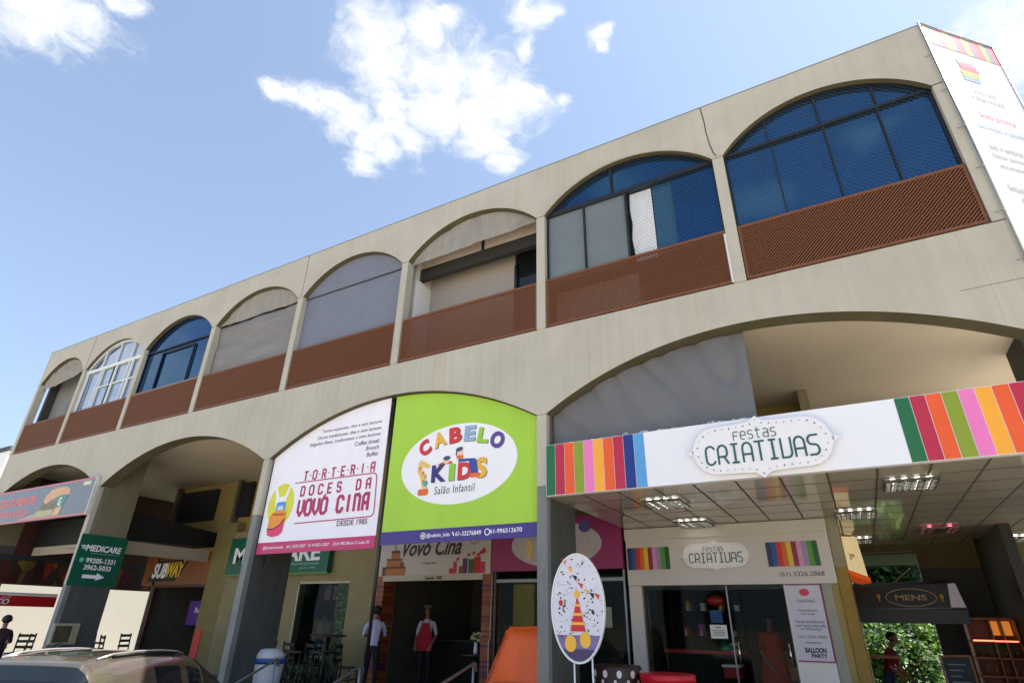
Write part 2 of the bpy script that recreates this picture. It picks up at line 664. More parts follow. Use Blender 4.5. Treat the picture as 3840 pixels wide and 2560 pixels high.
FLOOR = mat("grey_floor_tile", (120, 116, 108), 0.5, var=0.15)
JOINT = mat("dark_joint_sealant", (74, 70, 62), 0.9, var=0.3, scale=30)
ROOFM = mat("roof_membrane", (130, 128, 122), 0.9)
LATT = mat("brown_varnished_wood", (116, 69, 35), 0.55, var=0.28, scale=9, stretch=(3, 3, 3), bump=0.2)
BLKF = mat("black_window_frame", (22, 24, 27), 0.4, var=0.15)
WHTF = mat("white_window_frame", (225, 228, 228), 0.45, var=0.05)
WHT = mat("white_vinyl", (246, 244, 248), 0.45, var=0.03, scale=2)
WHITEPANEL = mat("white_panel_paint", (226, 222, 216), 0.5, var=0.05, scale=2)
BLK = mat("black_paint", (18, 18, 18), 0.5, var=0.2)
METAL = mat("galvanised_rail_metal", (135, 138, 140), 0.38, metal=0.7, var=0.15)
CHROME = mat("polished_metal", (225, 225, 225), 0.12, metal=1.0, var=0.05)


def glass_mat(name, col, rough=0.03, spec=0.5, trans=0.0):
    return mat(name, col, rough, spec=spec, var=0.10, scale=1.2, srgb=False, trans=trans)


BLUEG = mat("blue_film_glass", (0.032, 0.108, 0.215), 0.05, metal=0.8, spec=0.3, var=0.10, scale=1.2, srgb=False)
BLUEG2 = mat("deep_blue_film_glass", (0.014, 0.080, 0.180), 0.05, metal=0.8, spec=0.3, var=0.12, scale=1.2, srgb=False)
DARKG = glass_mat("dark_glass", (0.012, 0.014, 0.016), 0.04, 0.5)
GREYG = glass_mat("frosted_grey_glass", (0.20, 0.235, 0.24), 0.22, 0.5)


def mirror_glass():
    m = bpy.data.materials.new("sky_reflecting_glass")
    m.use_nodes = True
    b = m.node_tree.nodes["Principled BSDF"]
    b.inputs["Base Color"].default_value = (0.36, 0.44, 0.55, 1)
    b.inputs["Metallic"].default_value = 0.85
    b.inputs["Roughness"].default_value = 0.06
    return m


MIRG = mirror_glass()


def clear_glass():
    m = bpy.data.materials.new("clear_shop_glass")
    m.use_nodes = True
    nt = m.node_tree
    nt.nodes.clear()
    o = nt.nodes.new("ShaderNodeOutputMaterial")
    tr = nt.nodes.new("ShaderNodeBsdfTransparent")
    tr.inputs[0].default_value = (0.80, 0.84, 0.83, 1)
    gl = nt.nodes.new("ShaderNodeBsdfGlossy")
    gl.inputs["Roughness"].default_value = 0.02
    lw = nt.nodes.new("ShaderNodeFresnel")
    lw.inputs[0].default_value = 1.16
    mx = nt.nodes.new("ShaderNodeMixShader")
    nt.links.new(lw.outputs[0], mx.inputs[0])
    nt.links.new(tr.outputs[0], mx.inputs[1])
    nt.links.new(gl.outputs[0], mx.inputs[2])
    nt.links.new(mx.outputs[0], o.inputs[0])
    return m


CLEARG = clear_glass()


def cloth_mat(name, col, transl=0.35, var=0.15, scale=4, stretch=(1, 1, 1), rough=0.8):
    m = mat(name, col, rough, spec=0.2, var=var, scale=scale, bump=0.3, stretch=stretch)
    nt = m.node_tree
    b = nt.nodes["Principled BSDF"]
    if transl:
        tl = nt.nodes.new("ShaderNodeBsdfTranslucent")
        src = b.inputs["Base Color"].links[0].from_socket
        nt.links.new(src, tl.inputs[0])
        mx = nt.nodes.new("ShaderNodeMixShader")
        mx.inputs[0].default_value = transl
        nt.links.new(b.outputs[0], mx.inputs[1])
        nt.links.new(tl.outputs[0], mx.inputs[2])
        nt.links.new(mx.outputs[0], nt.nodes["Material Output"].inputs[0])
    return m


CREAMC = cloth_mat("cream_canvas", (176, 170, 160), 0.3, var=0.16, scale=3, stretch=(3, 1, .7))
GREYC = cloth_mat("grey_plastic_tarpaulin", (130, 130, 132), 0.25, var=0.07, scale=2.2, rough=0.45)
CLEARC = cloth_mat("translucent_plastic_sheet", (156, 152, 148), 0.3, var=0.16, scale=2.5, stretch=(.5, 1, 3), rough=0.4)
BLINDC = mat("blue_grey_roller_fabric", (118, 122, 136), 0.8, var=0.06, scale=3)

# ================================================================== ground
ROAD_Z, FLOOR_Z = -0.35, 0.20


def checker_ground():
    m = mat("pale_concrete_parking", (164, 155, 136), 0.9, var=0.22, scale=1.4, bump=0.4)
    return m


mb = MB().box(-30, 30, 11.3, 34, ROAD_Z + .005, ROAD_Z + .02)
struct(mb.build("lawn", mat("garden_grass", (58, 84, 34), .9, var=.4, scale=5, bump=.4)))
mb = MB()
mb.face([(-600, -600, ROAD_Z), (600, -600, ROAD_Z), (600, 600, ROAD_Z), (-600, 600, ROAD_Z)])
struct(mb.build("ground", checker_ground()))
mb = MB().box(-24, 12, -1.4, 11, ROAD_Z + 0.01, FLOOR_Z)
struct(mb.build("pavement", mat("grey_concrete_pavement", (92, 89, 84), 0.85, var=0.15, scale=2, bump=0.2)))

# ================================================================== the arcade building
S, WP = 3.2, 0.167
LX, RX = -18.886, 6.288
Z0, ZJ, Z1, Z2, Z3 = 4.56, 3.428, 6.072, 8.467, 9.663
PX = {0: -18.80, 1: -16.0, 2: -12.8, 3: -9.632, 4: -6.39, 5: -3.225, 6: 0.0, 7: 3.23, 8: 6.219}
PW = {k: WP for k in PX}
PW[8] = 0.138
BLD = thing("arcade_building", "long two storey beige concrete building with two rows of arches and brown lattice balconies", "building", (-6.3, 4, 0))


def bays_up():
    return [(PX[k] + PW[k] / 2, PX[k + 1] - PW[k + 1] / 2) for k in range(8)]


def bays_low():
    return [(PX[k] + PW[k] / 2, PX[k + 2] - PW[k + 2] / 2) for k in (0, 2, 4, 6)]


def arc_z(x, a, b, zs, rise):
    h = (b - a) / 2
    rad = (h * h + rise * rise) / (2 * rise)
    d = x - (a + b) / 2
    return zs - (rad - rise) + math.sqrt(max(rad * rad - d * d, 0))


RISE_U, RISE_L = 0.69, 0.87


def band(bays, zs, rise, ztop, y0, y1, n):
    xs, zl = [LX], [zs]
    for (a, b) in bays:
        for i in range(n + 1):
            x = a + (b - a) * i / n
            xs.append(x)
            zl.append(arc_z(x, a, b, zs, rise) if 0 < i < n else zs)
    xs.append(RX)
    zl.append(zs)
    mb = MB()
    N = len(xs)
    v = mb.v
    for x, z in zip(xs, zl):
        v += [(x, y0, z), (x, y0, ztop), (x, y1, z), (x, y1, ztop)]
    for i in range(N - 1):
        a, b = 4 * i, 4 * (i + 1)
        for q in ([a, b, b + 1, a + 1], [a + 2, a + 3, b + 3, b + 2], [a, a + 2, b + 2, b], [a + 1, b + 1, b + 3, a + 3]):
            mb.f.append(q)
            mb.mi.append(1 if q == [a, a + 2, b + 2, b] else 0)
            mb.sm.append(False)
    e = 4 * (N - 1)
    for q in ([0, 1, 3, 2], [e, e + 2, e + 3, e + 1]):
        mb.f.append(q)
        mb.mi.append(0)
        mb.sm.append(False)
    return mb


def up_z(k, x):
    a, b = bays_up()[k]
    return arc_z(x, a, b, Z2, RISE_U)


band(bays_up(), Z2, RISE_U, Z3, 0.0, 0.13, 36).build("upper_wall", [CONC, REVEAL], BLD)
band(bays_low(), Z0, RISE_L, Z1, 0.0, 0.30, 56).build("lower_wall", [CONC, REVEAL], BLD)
# thin flashing on the parapet
MB().box(LX - 0.01, RX + 0.01, -0.008, 0.32, Z3 + .001, Z3 + 0.012).build("parapet_flashing", mat("grey_flashing", (120, 118, 112), 0.6), BLD)
# pillars of the upper floor and deep piers of the arcade
for k in range(9):
    x, w = PX[k], PW[k] / 2
    if k == 0:
        x, w = (LX + PX[0] + PW[0] / 2) / 2, (PX[0] + PW[0] / 2 - LX) / 2
    mb = MB().box(x - w, x + w, 0.0, 0.20, Z1 + 0.012, Z2 - 0.012)
    mb.box(x - w + .008, x + w - .008, 0.012, 0.19, Z1, Z1 + 0.012).box(x - w + .008, x + w - .008, 0.012, 0.12, Z2 - 0.012, Z2)
    mb.build("pillar", CONC, BLD)
for k in (0, 2, 4, 6, 8):
    x, w = PX[k], PW[k] / 2
    zj = 2.22 if k == 2 else ZJ
    dp = 1.02 if k < 8 else .62
    # front edge in the facade paint, shade put into the colour of the long sides
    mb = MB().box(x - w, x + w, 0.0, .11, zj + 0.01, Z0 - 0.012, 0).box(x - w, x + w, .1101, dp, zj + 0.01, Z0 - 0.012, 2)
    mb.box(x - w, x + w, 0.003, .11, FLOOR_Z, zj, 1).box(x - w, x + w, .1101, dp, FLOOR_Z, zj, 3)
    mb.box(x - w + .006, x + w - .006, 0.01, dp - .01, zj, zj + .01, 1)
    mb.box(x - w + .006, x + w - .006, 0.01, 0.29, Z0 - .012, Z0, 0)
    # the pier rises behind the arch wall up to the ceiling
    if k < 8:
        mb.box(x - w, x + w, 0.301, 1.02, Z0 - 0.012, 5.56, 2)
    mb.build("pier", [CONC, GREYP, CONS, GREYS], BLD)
# slabs, roof, walls
MB().box(LX + .02, RX - .02, 0.305, 8.6, 5.56, 6.06).box(RX - .019, 7.12, 1.02, 8.6, 5.56, 6.06).build("floor_slab", CEILP, BLD)
MB().box(6.62, 6.82, 2.4, 3.3, FLOOR_Z, 5.555).build("corner_pier", DARKW, BLD)
MB().box(LX + .02, RX - .02, 0.31, 8.6, 9.38, 9.56).build("roof", [ROOFM], BLD)
MB().box(LX, RX + 1.0, 8.61, 8.8, 5.0, 9.6).build("rear_wall", YELW, BLD)
MB().box(-16.0, 3.56, 8.0, 8.2, FLOOR_Z, 5.55).build("rear_shop_wall", INT, BLD)
mb = MB().box(LX, LX + .15, 0.33, 8.6, Z1, 9.37)
mb.build("side_wall", DARKW, BLD)
MB().box(RX - .15, RX - .02, 0.33, 8.6, 6.07, 9.37).build("side_wall", YELW, BLD)
# wall above the shops (z 3.4 - 5.55) set back behind the shopfronts
MB().box(-16.0, 3.56, 4.2, 4.35, 3.3, 5.555).build("upper_shop_wall", YELW, BLD)
# bounded rooms: party walls between the shops
for xw in (-16.0, -12.8, -6.4, -3.1, 0.0):
    MB().box(xw - .06, xw + .06, 4.0, 7.99, FLOOR_Z, 5.55).build("party_wall", INT, BLD)
MB().box(-16.0, 3.56, 4.36, 7.99, 3.2, 3.3).build("shop_ceiling", INT, BLD)
# side wall of the party shop facing the passage, with its yellow end
MB().box(3.56, 3.72, 3.5, 8.2, FLOOR_Z, 2.5, 0).box(3.56, 3.72, 3.5, 8.2, 2.501, 5.55, 1).build("passage_wall", [mat("worn_yellow_passage_paint", (150, 122, 58), .8, var=.2), mat("dull_cream_passage_paint", (150, 142, 118), .8, var=.15)], BLD)
# the far end of the passage on the right and its dark painted wall
mb = MB().box(5.05, 7.4, 8.0, 8.18, FLOOR_Z, 2.78, 0).box(5.05, 7.4, 8.0, 8.18, 2.79, 5.55, 1)
mb.build("passage_end_wall", [DARKW, mat("olive_upper_wall", (96, 84, 50), .8, var=.15)], BLD)
MB().box(3.73, 5.04, 8.0, 8.18, 3.15, 5.55).build("passage_lintel", mat("olive_upper_wall", (96, 84, 50)), BLD)
MB().box(6.12, 6.28, 5.2, 7.99, FLOOR_Z, 5.55).build("passage_side_wall", mat("black_brown_wall_paint", (48, 46, 44), 0.7, var=.2), BLD)
# upper rooms: party walls and a back wall
for k in range(1, 8):
    MB().box(PX[k] - .05, PX[k] + .05, 0.34, 4.6, 6.065, 9.37).build("room_wall", mat("room_wall_white", (214, 210, 204), 0.8, var=.05) if k in (5,) else INT, BLD)
MB().box(LX + .16, RX - .16, 4.61, 4.75, 6.065, 9.37).build("room_back_wall", mat("room_wall_cream", (196, 186, 172), .8, var=.08), BLD)
# soffit of the arcade where it meets the wall: a dark conduit along the ceiling
# vertical movement joints in the parapet
for k, jog in ((1, 0), (4, 0), (7, 1)):
    pts = [(PX[k] + .0, Z2 + .02), (PX[k] + .005, Z2 + .25), (PX[k] + .012, Z3 - .5), (PX[k] - .0, Z3)] if not jog else \
          [(PX[k] - .01, Z2 + .03), (PX[k] - .045, Z2 + .12), (PX[k] - .075, Z2 + .3), (PX[k] - .10, Z2 + .6), (PX[k] - .10, Z2 + .85), (PX[k] - .125, Z3)]
    mb = MB()
    for (a, b), (c, d) in zip(pts[:-1], pts[1:]):
        mb.bar((a, -0.001, b), (c, -0.001, d), 0.012 if k != 7 else 0.016, 0.006)
    mb.build("movement_joint", JOINT, BLD)
# horizontal construction joints at the right end
MB().bar((6.1, -.001, Z1 + .004), (RX, -.001, Z1 + .004), .014, .006).build("construction_joint", JOINT, BLD)
MB().bar((6.1, -.001, Z2 - .004), (RX, -.001, Z2 - .004), .014, .006).build("construction_joint", JOINT, BLD)
MB().bar((5.6, -.001, 5.25), (RX, -.001, 5.26), .004, .003).build("construction_joint", JOINT, BLD)


# ---- lattice balcony fronts
def lattice(k):
    a, b = bays_up()[k]
    a += .012
    b -= .012
    z0, z1 = Z1 + .035, 7.05
    mb = MB()
    y = 0.045
    # rails and stiles
    mb.box(a, b, y - .022, y + .022, z1 - .045, z1)
    mb.box(a, b, y - .022, y + .022, z0, z0 + .045)
    mb.box(a, a + .035, y - .02, y + .02, z0 + .046, z1 - .046)
    mb.box(b - .035, b, y - .02, y + .02, z0 + .046, z1 - .046)
    sp = 0.050
    x = a - (z1 - z0)
    zb, zt = z0 + .03, z1 - .03
    while x < b:
        for (sg, yy) in ((1, y - .008), (-1, y + .012)):
            if sg > 0:
                p, q = [x, zb], [x + (zt - zb), zt]
            else:
                p, q = [x, zt], [x + (zt - zb), zb]
            lo, hi = a + .02, b - .02
            if q[0] <= lo or p[0] >= hi:
                continue
            s = 1 if sg > 0 else -1
            if p[0] < lo:
                p = [lo, p[1] + s * (lo - p[0])]
            if q[0] > hi:
                q = [hi, q[1] - s * (q[0] - hi)]
            if q[0] - p[0] < .02:
                continue
            mb.bar((p[0], yy, p[1]), (q[0], yy, q[1]), 0.0165 if sg > 0 else .010, 0.012)
        x += sp
    return mb.build("lattice_panel", LATT, BLD)


for k in range(8):
    lattice(k)
    if k not in (5, 6):
        MB().box(bays_up()[k][0] + .004, bays_up()[k][1] - .004, .095, .115, 6.08, 7.035).build("lattice_shade_board", mat("dark_brown_lattice_shade", (58, 36, 24), .8, var=.25, scale=4), BLD)  # dark sheet added for the shade behind the lattice


def arch_poly(k, zb, zt=None, inset=0.0, n=28, zl=None, zr=None):
    """outline of an upper opening between height zb and the arch (or clipped under zt)"""
    a, b = bays_up()[k]
    a += inset
    b -= inset
    pts = [(a, zl if zl is not None else zb), (b, zr if zr is not None else zb)]
    for i in range(n + 1):
        x = b + (a - b) * i / n
        z = up_z(k, min(max(x, bays_up()[k][0] + 1e-4), bays_up()[k][1] - 1e-4)) - inset
        if zt is not None:
            z = min(z, zt)
        pts.append((x, z))
    return pts


def arch_frame(mb, k, y, r, inset=0.02, z0=None):
    a, b = bays_up()[k]
    pts = []
    for i in range(33):
        x = a + inset + (b - a - 2 * inset) * i / 32
        pts.append((x, y, up_z(k, x) - inset))
    pts = [(a + inset, y, z0 if z0 else 7.0)] + pts + [(b - inset, y, z0 if z0 else 7.0)]
    for p, q in zip(pts[:-1], pts[1:]):
        mb.bar(p, q, r * 2, r * 2)


def net(k, z0, name="safety_net"):
    a, b = bays_up()[k]
    mb = MB()
    y = .075
    sp = .075
    x = a - 3
    while x < b:
        for sg in (1, -1):
            pts = []
            z = z0
            # march along the diagonal and keep what lies inside the opening
            st = None
            for i in range(0, 61):
                zz = z0 + 2.3 * i / 60
                xx = x + (zz - z0) if sg > 0 else x + 2.3 - (zz - z0)
                ok = a + .01 < xx < b - .01 and zz < up_z(k, xx) - .01
                if ok:
                    if st is None:
                        st = (xx, zz)
                    en = (xx, zz)
                elif st is not None:
                    break
            if st is not None and en != st:
                mb.bar((st[0], y, st[1]), (en[0], y, en[1]), .0020, .002)
        x += sp
    return mb.build(name, mat("grey_net_cord", (78, 84, 96), .8, var=0), BLD)


def bx(mb, x0, x1, y, z0, z1, d=.05):
    mb.box(x0, x1, y - d / 2, y + d / 2, z0, z1)


YW = 0.135
# bay 8 : blue film glass, black frame, net
def window(label=None):
    o = bpy.data.objects.new("window", None)
    COL.objects.link(o)
    o.parent = BLD
    o.matrix_parent_inverse = WORLD_OF[BLD.name].inverted()
    if label:
        o['label'] = label
    return o


w8 = window("wide arched window of blue film glass with black frame")
MB().prism(arch_poly(7, 6.1, inset=.012), (0, YW, 0), UX, UZ, .02).build("pane", BLUEG, w8, True)
mb = MB()
arch_frame(mb, 7, YW - .03, .016)
a, b = bays_up()[7]
mb.bar((a, YW - .03, 8.50), (b, YW - .03, 8.50), .05, .05)
for x in (4.03, 4.77, 5.48):
    bx(mb, x - .011, x + .011, YW - .035, 7.03, 8.46, .03)
for x in (4.01, 4.75, 5.5):
    bx(mb, x - .014, x + .014, YW - .03, 8.54, up_z(7, x) - .02, .035)
mb.build("frame", BLKF, w8, True)
net(7, 7.05)
# bay 7
w7 = window("arched window with blue glass, frosted panes and an open gap")
a, b = bays_up()[6]
zt7 = 8.46
MB().prism(arch_poly(6, 8.46, inset=.012), (0, YW, 0), UX, UZ, .02).build("pane", BLUEG2, w7, True)
MB().box(a, .815, YW, YW + .015, 7.02, zt7).box(.845, 1.60, YW, YW + .015, 7.02, zt7).build("pane", GREYG, w7, True)
MB().box(2.42, b, YW, YW + .02, 7.02, zt7).build("pane", BLUEG2, w7, True)
MB().prism([(1.70, 7.02), (2.06, 7.02), (2.06, 8.45), (1.68, 8.45), (1.665, 8.1), (1.69, 7.8), (1.66, 7.5)], (0, YW + .05, 0), UX, UZ, .02).build("white_reflection_strip", mat("white_reflection_tone", (226, 226, 228), .7, var=.12, scale=6, stretch=(6, 1, .4)), w7, True)  # pale strip painted as a building reflected in the glass
MB().box(2.08, 2.42, YW + .04, YW + .06, 7.02, zt7).build("pane", glass_mat("blue_reflection_glass", (.02, .085, .16), .06), w7, True)  # lighter blue pane, a reflection put into its colour
MB().box(a, 1.62, YW + .35, YW + .38, 6.1, 7.0).build("lattice_light_board", mat("pale_lattice_light", (215, 212, 205), .8), w7, True)  # pale board added to stand for light behind the lattice
mb = MB()
arch_frame(mb, 6, YW - .03, .015)
mb.bar((a, YW - .03, 8.50), (b, YW - .03, 8.50), .085, .05)
bx(mb, .818, .842, YW - .03, 7.0, 8.46, .04)
bx(mb, 1.60, 1.63, YW - .03, 7.0, 8.46, .04)
bx(mb, 1.36, 1.40, YW - .03, 8.54, up_z(6, 1.38) - .02, .04)
mb.build("frame", BLKF, w7, True)
MB().bar((3.14, .03, 6.11), (3.14, .03, 6.98), .05, .02).build("white_strip", WHTF, w7, True)
net(6, 7.05)
# arch trim, cream line round the seventh arch
mb = MB()
pts = [(a + (b - a) * i / 40, -.004, up_z(6, a + (b - a) * i / 40) + .025) for i in range(41)]
for p, q in zip(pts[:-1], pts[1:]):
    mb.bar(p, q, .03, .018)
mb.build("arch_trim", CONC, BLD)
# bay 3 : blue film glass
w3 = window("arched window of dark blue glass with sliding sashes")
a, b = bays_up()[2]
MB().prism(arch_poly(2, 6.1, inset=.012), (0, YW, 0), UX, UZ, .02).build("pane", BLUEG2, w3, True)
mb = MB()
arch_frame(mb, 2, YW - .02, .012)
mb.bar((a, YW - .03, 8.33), (b, YW - .03, 8.33), .035, .04)
for x0, x1 in ((a + .82, a + 2.25),):
    bx(mb, x0 - .02, x0 + .02, YW - .03, 7.05, 8.2, .04)
    bx(mb, x1 - .012, x1 + .012, YW - .03, 7.05, 8.2, .04)
    mb.bar((x0, YW - .03, 8.2), (x1, YW - .03, 8.2), .03, .04)
mb.build("frame", mat("dark_blue_frame", (8, 22, 48), .4), w3, True)
MB().box(a, b, .03, .10, 7.055, 7.08).build("sill", mat("grey_sill", (140, 138, 130), .7), w3, True)
# bay 2 : white frame, sky reflecting panes
w2 = window("arched window with white glazing bars reflecting the clouds")
a, b = bays_up()[1]
MB().prism(arch_poly(1, 6.1, inset=.012), (0, YW, 0), UX, UZ, .02).build("pane", MIRG, w2, True)
mb = MB()
arch_frame(mb, 1, YW - .03, .02)
mb.bar((a, YW - .04, 8.36), (b, YW - .04, 8.36), .085, .06)
for f in (.25, .5, .76):
    x = a + (b - a) * f
    bx(mb, x - .014, x + .014, YW - .03, 8.4, up_z(1, x) - .03, .04)
for f, w in ((.02, .03), (.27, .016), (.31, .016), (.55, .03), (.77, .016), (.83, .03), (.98, .02)):
    x = a + (b - a) * f
    bx(mb, x - w, x + w, YW - .035, 7.04, 8.34, .045)
mb.bar((a + .7, YW - .03, 7.72), (b, YW - .03, 7.72), .03, .04)
mb.build("frame", WHTF, w2, True)
MB().box(a + (b - a) * .50, a + (b - a) * .54, YW - .05, YW - .01, 7.04, 8.33).build("open_gap", BLK, w2, True)
# bay 1 : dim room; pale inner wall
a, b = bays_up()[0]
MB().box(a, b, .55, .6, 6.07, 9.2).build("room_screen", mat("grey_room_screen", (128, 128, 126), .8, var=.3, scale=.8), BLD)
# bay 6 : open balcony with white walls, a dark beam and a dark window
a, b = bays_up()[5]
MB().box(a - .03, b + .03, .46, .58, 8.24, 8.52).build("balcony_beam", mat("dark_beam_paint", (46, 44, 42), .8), BLD)
MB().box(a - .03, -1.60, .47, .52, 8.53, 9.25).box(-1.54, b + .03, .47, .52, 8.53, 9.25).build("fan_panel", mat("pinkish_fan_panel", (190, 176, 168), .7, var=.1), BLD)
MB().box(-1.60, -1.54, .45, .53, 8.53, 9.25).build("fan_post", BLKF, BLD)
MB().box(a - .03, -1.02, .86, .92, 6.07, 8.6).build("balcony_wall", mat("white_brick_wall", (164, 154, 146), .8, var=.10, scale=9, stretch=(1, 1, 5)), BLD)
MB().box(-1.0, b + .03, .90, .93, 6.07, 8.6).build("balcony_window", DARKG, BLD)
MB().box(-1.019, -.96, .84, .95, 6.07, 8.19).build("balcony_window_frame", BLKF, BLD)
MB().box(a - .028, a - .005, .34, .85, 6.07, 8.19).build("balcony_side_wall", mat("white_side_wall", (232, 230, 228), .8, var=.04), BLD)


# ---- cloths in the upper openings (things of their own)
def cloth(name, label, cat, poly_fn, y, m, amp, fx, fz, nx=60, nz=24, group=None, seed=0, thick=0.004):
    """poly_fn(u)->(x, zlow, zhigh); gathers into folds"""
    mb = MB()
    pts = {}
    for i in range(nx + 1):
        x, zl, zh = poly_fn(i / nx)
        for j in range(nz + 1):
            z = zl + (zh - zl) * j / nz
            n = mnoise.noise(Vector((x * fx + seed, z * fz, seed * 1.7))) + .9 * (1 - 2 * abs(mnoise.noise(Vector((x * fx * 1.3 + z * .8 + seed, z * fz * .7 - x * .5, seed + 3))))) ** 3 + .5 * mnoise.noise(Vector((x * fx * 2.3 + seed, z * fz * 2.0, 9.1)))
            pts[i, j] = (x, y + amp * n, z)
    idx = {}
    for key, p in pts.items():
        idx[key] = len(mb.v)
        mb.v.append(p)
    for i in range(nx):
        for j in range(nz):
            mb.f.append([idx[i, j], idx[i + 1, j], idx[i + 1, j + 1], idx[i, j + 1]])
            mb.mi.append(0)
            mb.sm.append(True)
    o = mb.build(name, m)
    sd = o.modifiers.new("thickness", "SOLIDIFY")
    sd.thickness = thick
    tag(o, label, cat, group)
    return o


def fan_fn(k, zl0, zl1, sag=0.0, inset=.015, wav=0.0):
    a, b = bays_up()[k]

    def f(u):
        x = a + inset + (b - a - 2 * inset) * u
        zl = zl0 + (zl1 - zl0) * u - sag * math.sin(math.pi * u) + wav * math.sin(u * 37) * .5 + wav * math.sin(u * 15)
        zh = up_z(k, x) - .012
        return x, min(zl, zh - .003), zh
    return f


def rect_fn(k, zl, zh0, zh1, inset=.015):
    a, b = bays_up()[k]
    return lambda u: (a + inset + (b - a - 2 * inset) * u, zl, zh0 + (zh1 - zh0) * u)


cloth("canvas_drape", "cream canvas drape filling the arch top above the open balcony with a dark beam", "drape", fan_fn(5, 8.40, 8.50, .0, wav=.006), .115, CREAMC, .022, 1.3, 2.6, seed=3)
cloth("canvas_drape", "cream canvas drape across the arch top over the translucent plastic sheet", "drape", fan_fn(3, 8.46, 8.47, .0, wav=.006), .105, CREAMC, .02, 1.4, 2.2, seed=8)
cloth("canvas_drape", "greyish canvas drape bunched in the leftmost arch top of the upper floor", "drape", fan_fn(0, 8.30, 8.58, .06, wav=.012), .10, CREAMC, .03, 1.5, 2.6, seed=14)
cloth("plastic_sheet", "translucent grey plastic sheet hanging below the cream drape of the fourth upper arch", "curtain", rect_fn(3, 6.6, 8.46, 8.44), .15, CLEARC, .03, .9, 2.4, seed=21)
bl = thing("roller_blind", "flat blue grey roller blind filling the arch between two canvas draped balconies", "blind", (-4.8, .18, 7))
a5, b5 = bays_up()[4]
MB().prism(arch_poly(4, 8.44, inset=.012), (0, .12, 0), UX, UZ, .012).build("fan_panel", BLINDC, bl)
MB().box(a5 + .01, b5 - .01, .135, .15, 6.3, 8.415).build("blind_fabric", BLINDC, bl)
MB().tube([(a5 + .01, .12, 8.425), (b5 - .01, .12, 8.425)], .016).build("bottom_rail", mat("dark_rail", (60, 62, 70), .5), bl)

# ================================================================== arcade ceiling and conduits
MB().tube([(3.1, .36, 5.54), (4.2, .36, 5.545), (5.2, .36, 5.54)], .016).build("conduit", BLKF, BLD)

MB().tube([(PX[2] + WP / 2 + .012, .12, 4.5), (PX[2] + WP / 2 + .012, .2, 3.9), (PX[2] + WP / 2 + .012, .16, 3.42)], .006, 6).build("cable", mat("pale_cable", (150, 146, 134), .6), BLD)
MB().tube([(-11.2, .33, 5.30), (-9.9, .34, 5.50), (-8.6, .335, 5.42), (-7.4, .34, 5.12)], .008, 6).build("cable", BLKF, BLD)
MB().tube([(-6.3, .33, 4.55), (-6.29, .35, 3.9), (-6.3, .34, 3.2), (-6.28, .35, 2.5)], .007, 6).build("cable", BLKF, BLD)

# grey tarpaulin under the wide arch, with white paint dribbles
def low_fn(x0, x1, zl):
    a, b = bays_low()[3]
    return lambda u: (x0 + (x1 - x0) * u, zl, arc_z(x0 + (x1 - x0) * u, a, b, Z0, RISE_L) - .012)


tp = cloth("grey_tarpaulin", "grey plastic tarpaulin filling the left half of the wide arch above the striped sign", "tarpaulin", low_fn(.10, 3.11, 3.98), .20, GREYC, .062, 1.2, .65, nx=110, nz=50, seed=33)
mb = MB()
rr = random.Random(5)
for i in range(34):
    x = 1.6 + rr.random() * 1.35 if i < 26 else .3 + rr.random() * 1.3
    z = 4.085 + rr.gauss(0, .012)
    mb.prism(ellipse(x, z, .012 + rr.random() * .045, .003 + rr.random() * .005, 8, rr.uniform(-.2, .2)), (0, .118, 0), UX, UZ, .003)
mb.build("paint_dribbles", mat("white_paint_dribble", (235, 235, 232), .6, var=0), tp, True)

# ================================================================== banners under the arches
PINK = mat("raspberry_print", (196, 52, 108), .45, var=.05)
PINKD = mat("plum_lettering", (178, 45, 100), .5, var=.08)
GREYT = mat("mauve_grey_lettering", (120, 92, 112), .5, var=.1)


def low_z(i, x):
    a, b = bays_low()[i]
    return arc_z(x, a, b, Z0, RISE_L)


def banner_poly(i, x0, x1, zb, n=24):
    p = [(x0, zb), (x1, zb)]
    for j in range(n + 1):
        x = x1 + (x0 - x1) * j / n
        p.append((x, low_z(i, x) - .015))
    return p


YB = .10
tb = thing("bakery_banner", "white cake shop banner with raspberry bottom band filling the left half of the arch", "banner", (-4.7, .11, 2.7))
MB().prism(banner_poly(2, -6.255, -3.25, 2.90), (0, YB, 0), UX, UZ, .012).build("vinyl_sheet", mat("white_banner_vinyl", (247, 243, 250), .4, var=.03, scale=1.3, bump=.35, bdist=.08, stretch=(2.2, 1, .5)), tb)
MB().box(-6.255, -3.245, YB - .004, YB + .012, 2.695, 2.905).build("bottom_band", PINK, tb)
YT = YB - .006
# printed lines, right aligned
L1 = ["Tortas especiais, diet e sem lactose", "Doces tradicionais, diet e sem lactose", "Salgados finos, tradicionais e sem lactose", "Coffee break", "Brunch", "Buffet"]
zz = 4.975
for s, wd in zip(L1, (1.56, 1.66, 1.86, .62, .32, .28)):
    text(tb, s, GREYT, (-3.42, YT, zz), wd, .085 if 'g' in s or 'f' in s else .078, align='R', shear=.15, bold=.006)
    zz -= .122
strokes(tb, "TORTERIA", PINKD, (-5.28, YT, 4.035), 1.82, .165, .030, gap=.95, glyphs=G2, dots=True)
strokes(tb, "DOCES DA", PINKD, (-5.30, YT, 3.735), 1.79, .175, .034, gap=.75, glyphs=G2)
strokes(tb, "VOVO CINA", PINKD, (-5.30, YT, 3.365), 1.79, .275, .060, gap=.28, glyphs=G2)
MB().bar((-4.66, YT, 3.665), (-4.60, YT, 3.71), .035, .004).build("accent_mark", PINKD, tb)
text(tb, "DESDE 1985", GREYT, (-3.84, YT, 3.155), .73, .10, bold=.015)
mb = MB()
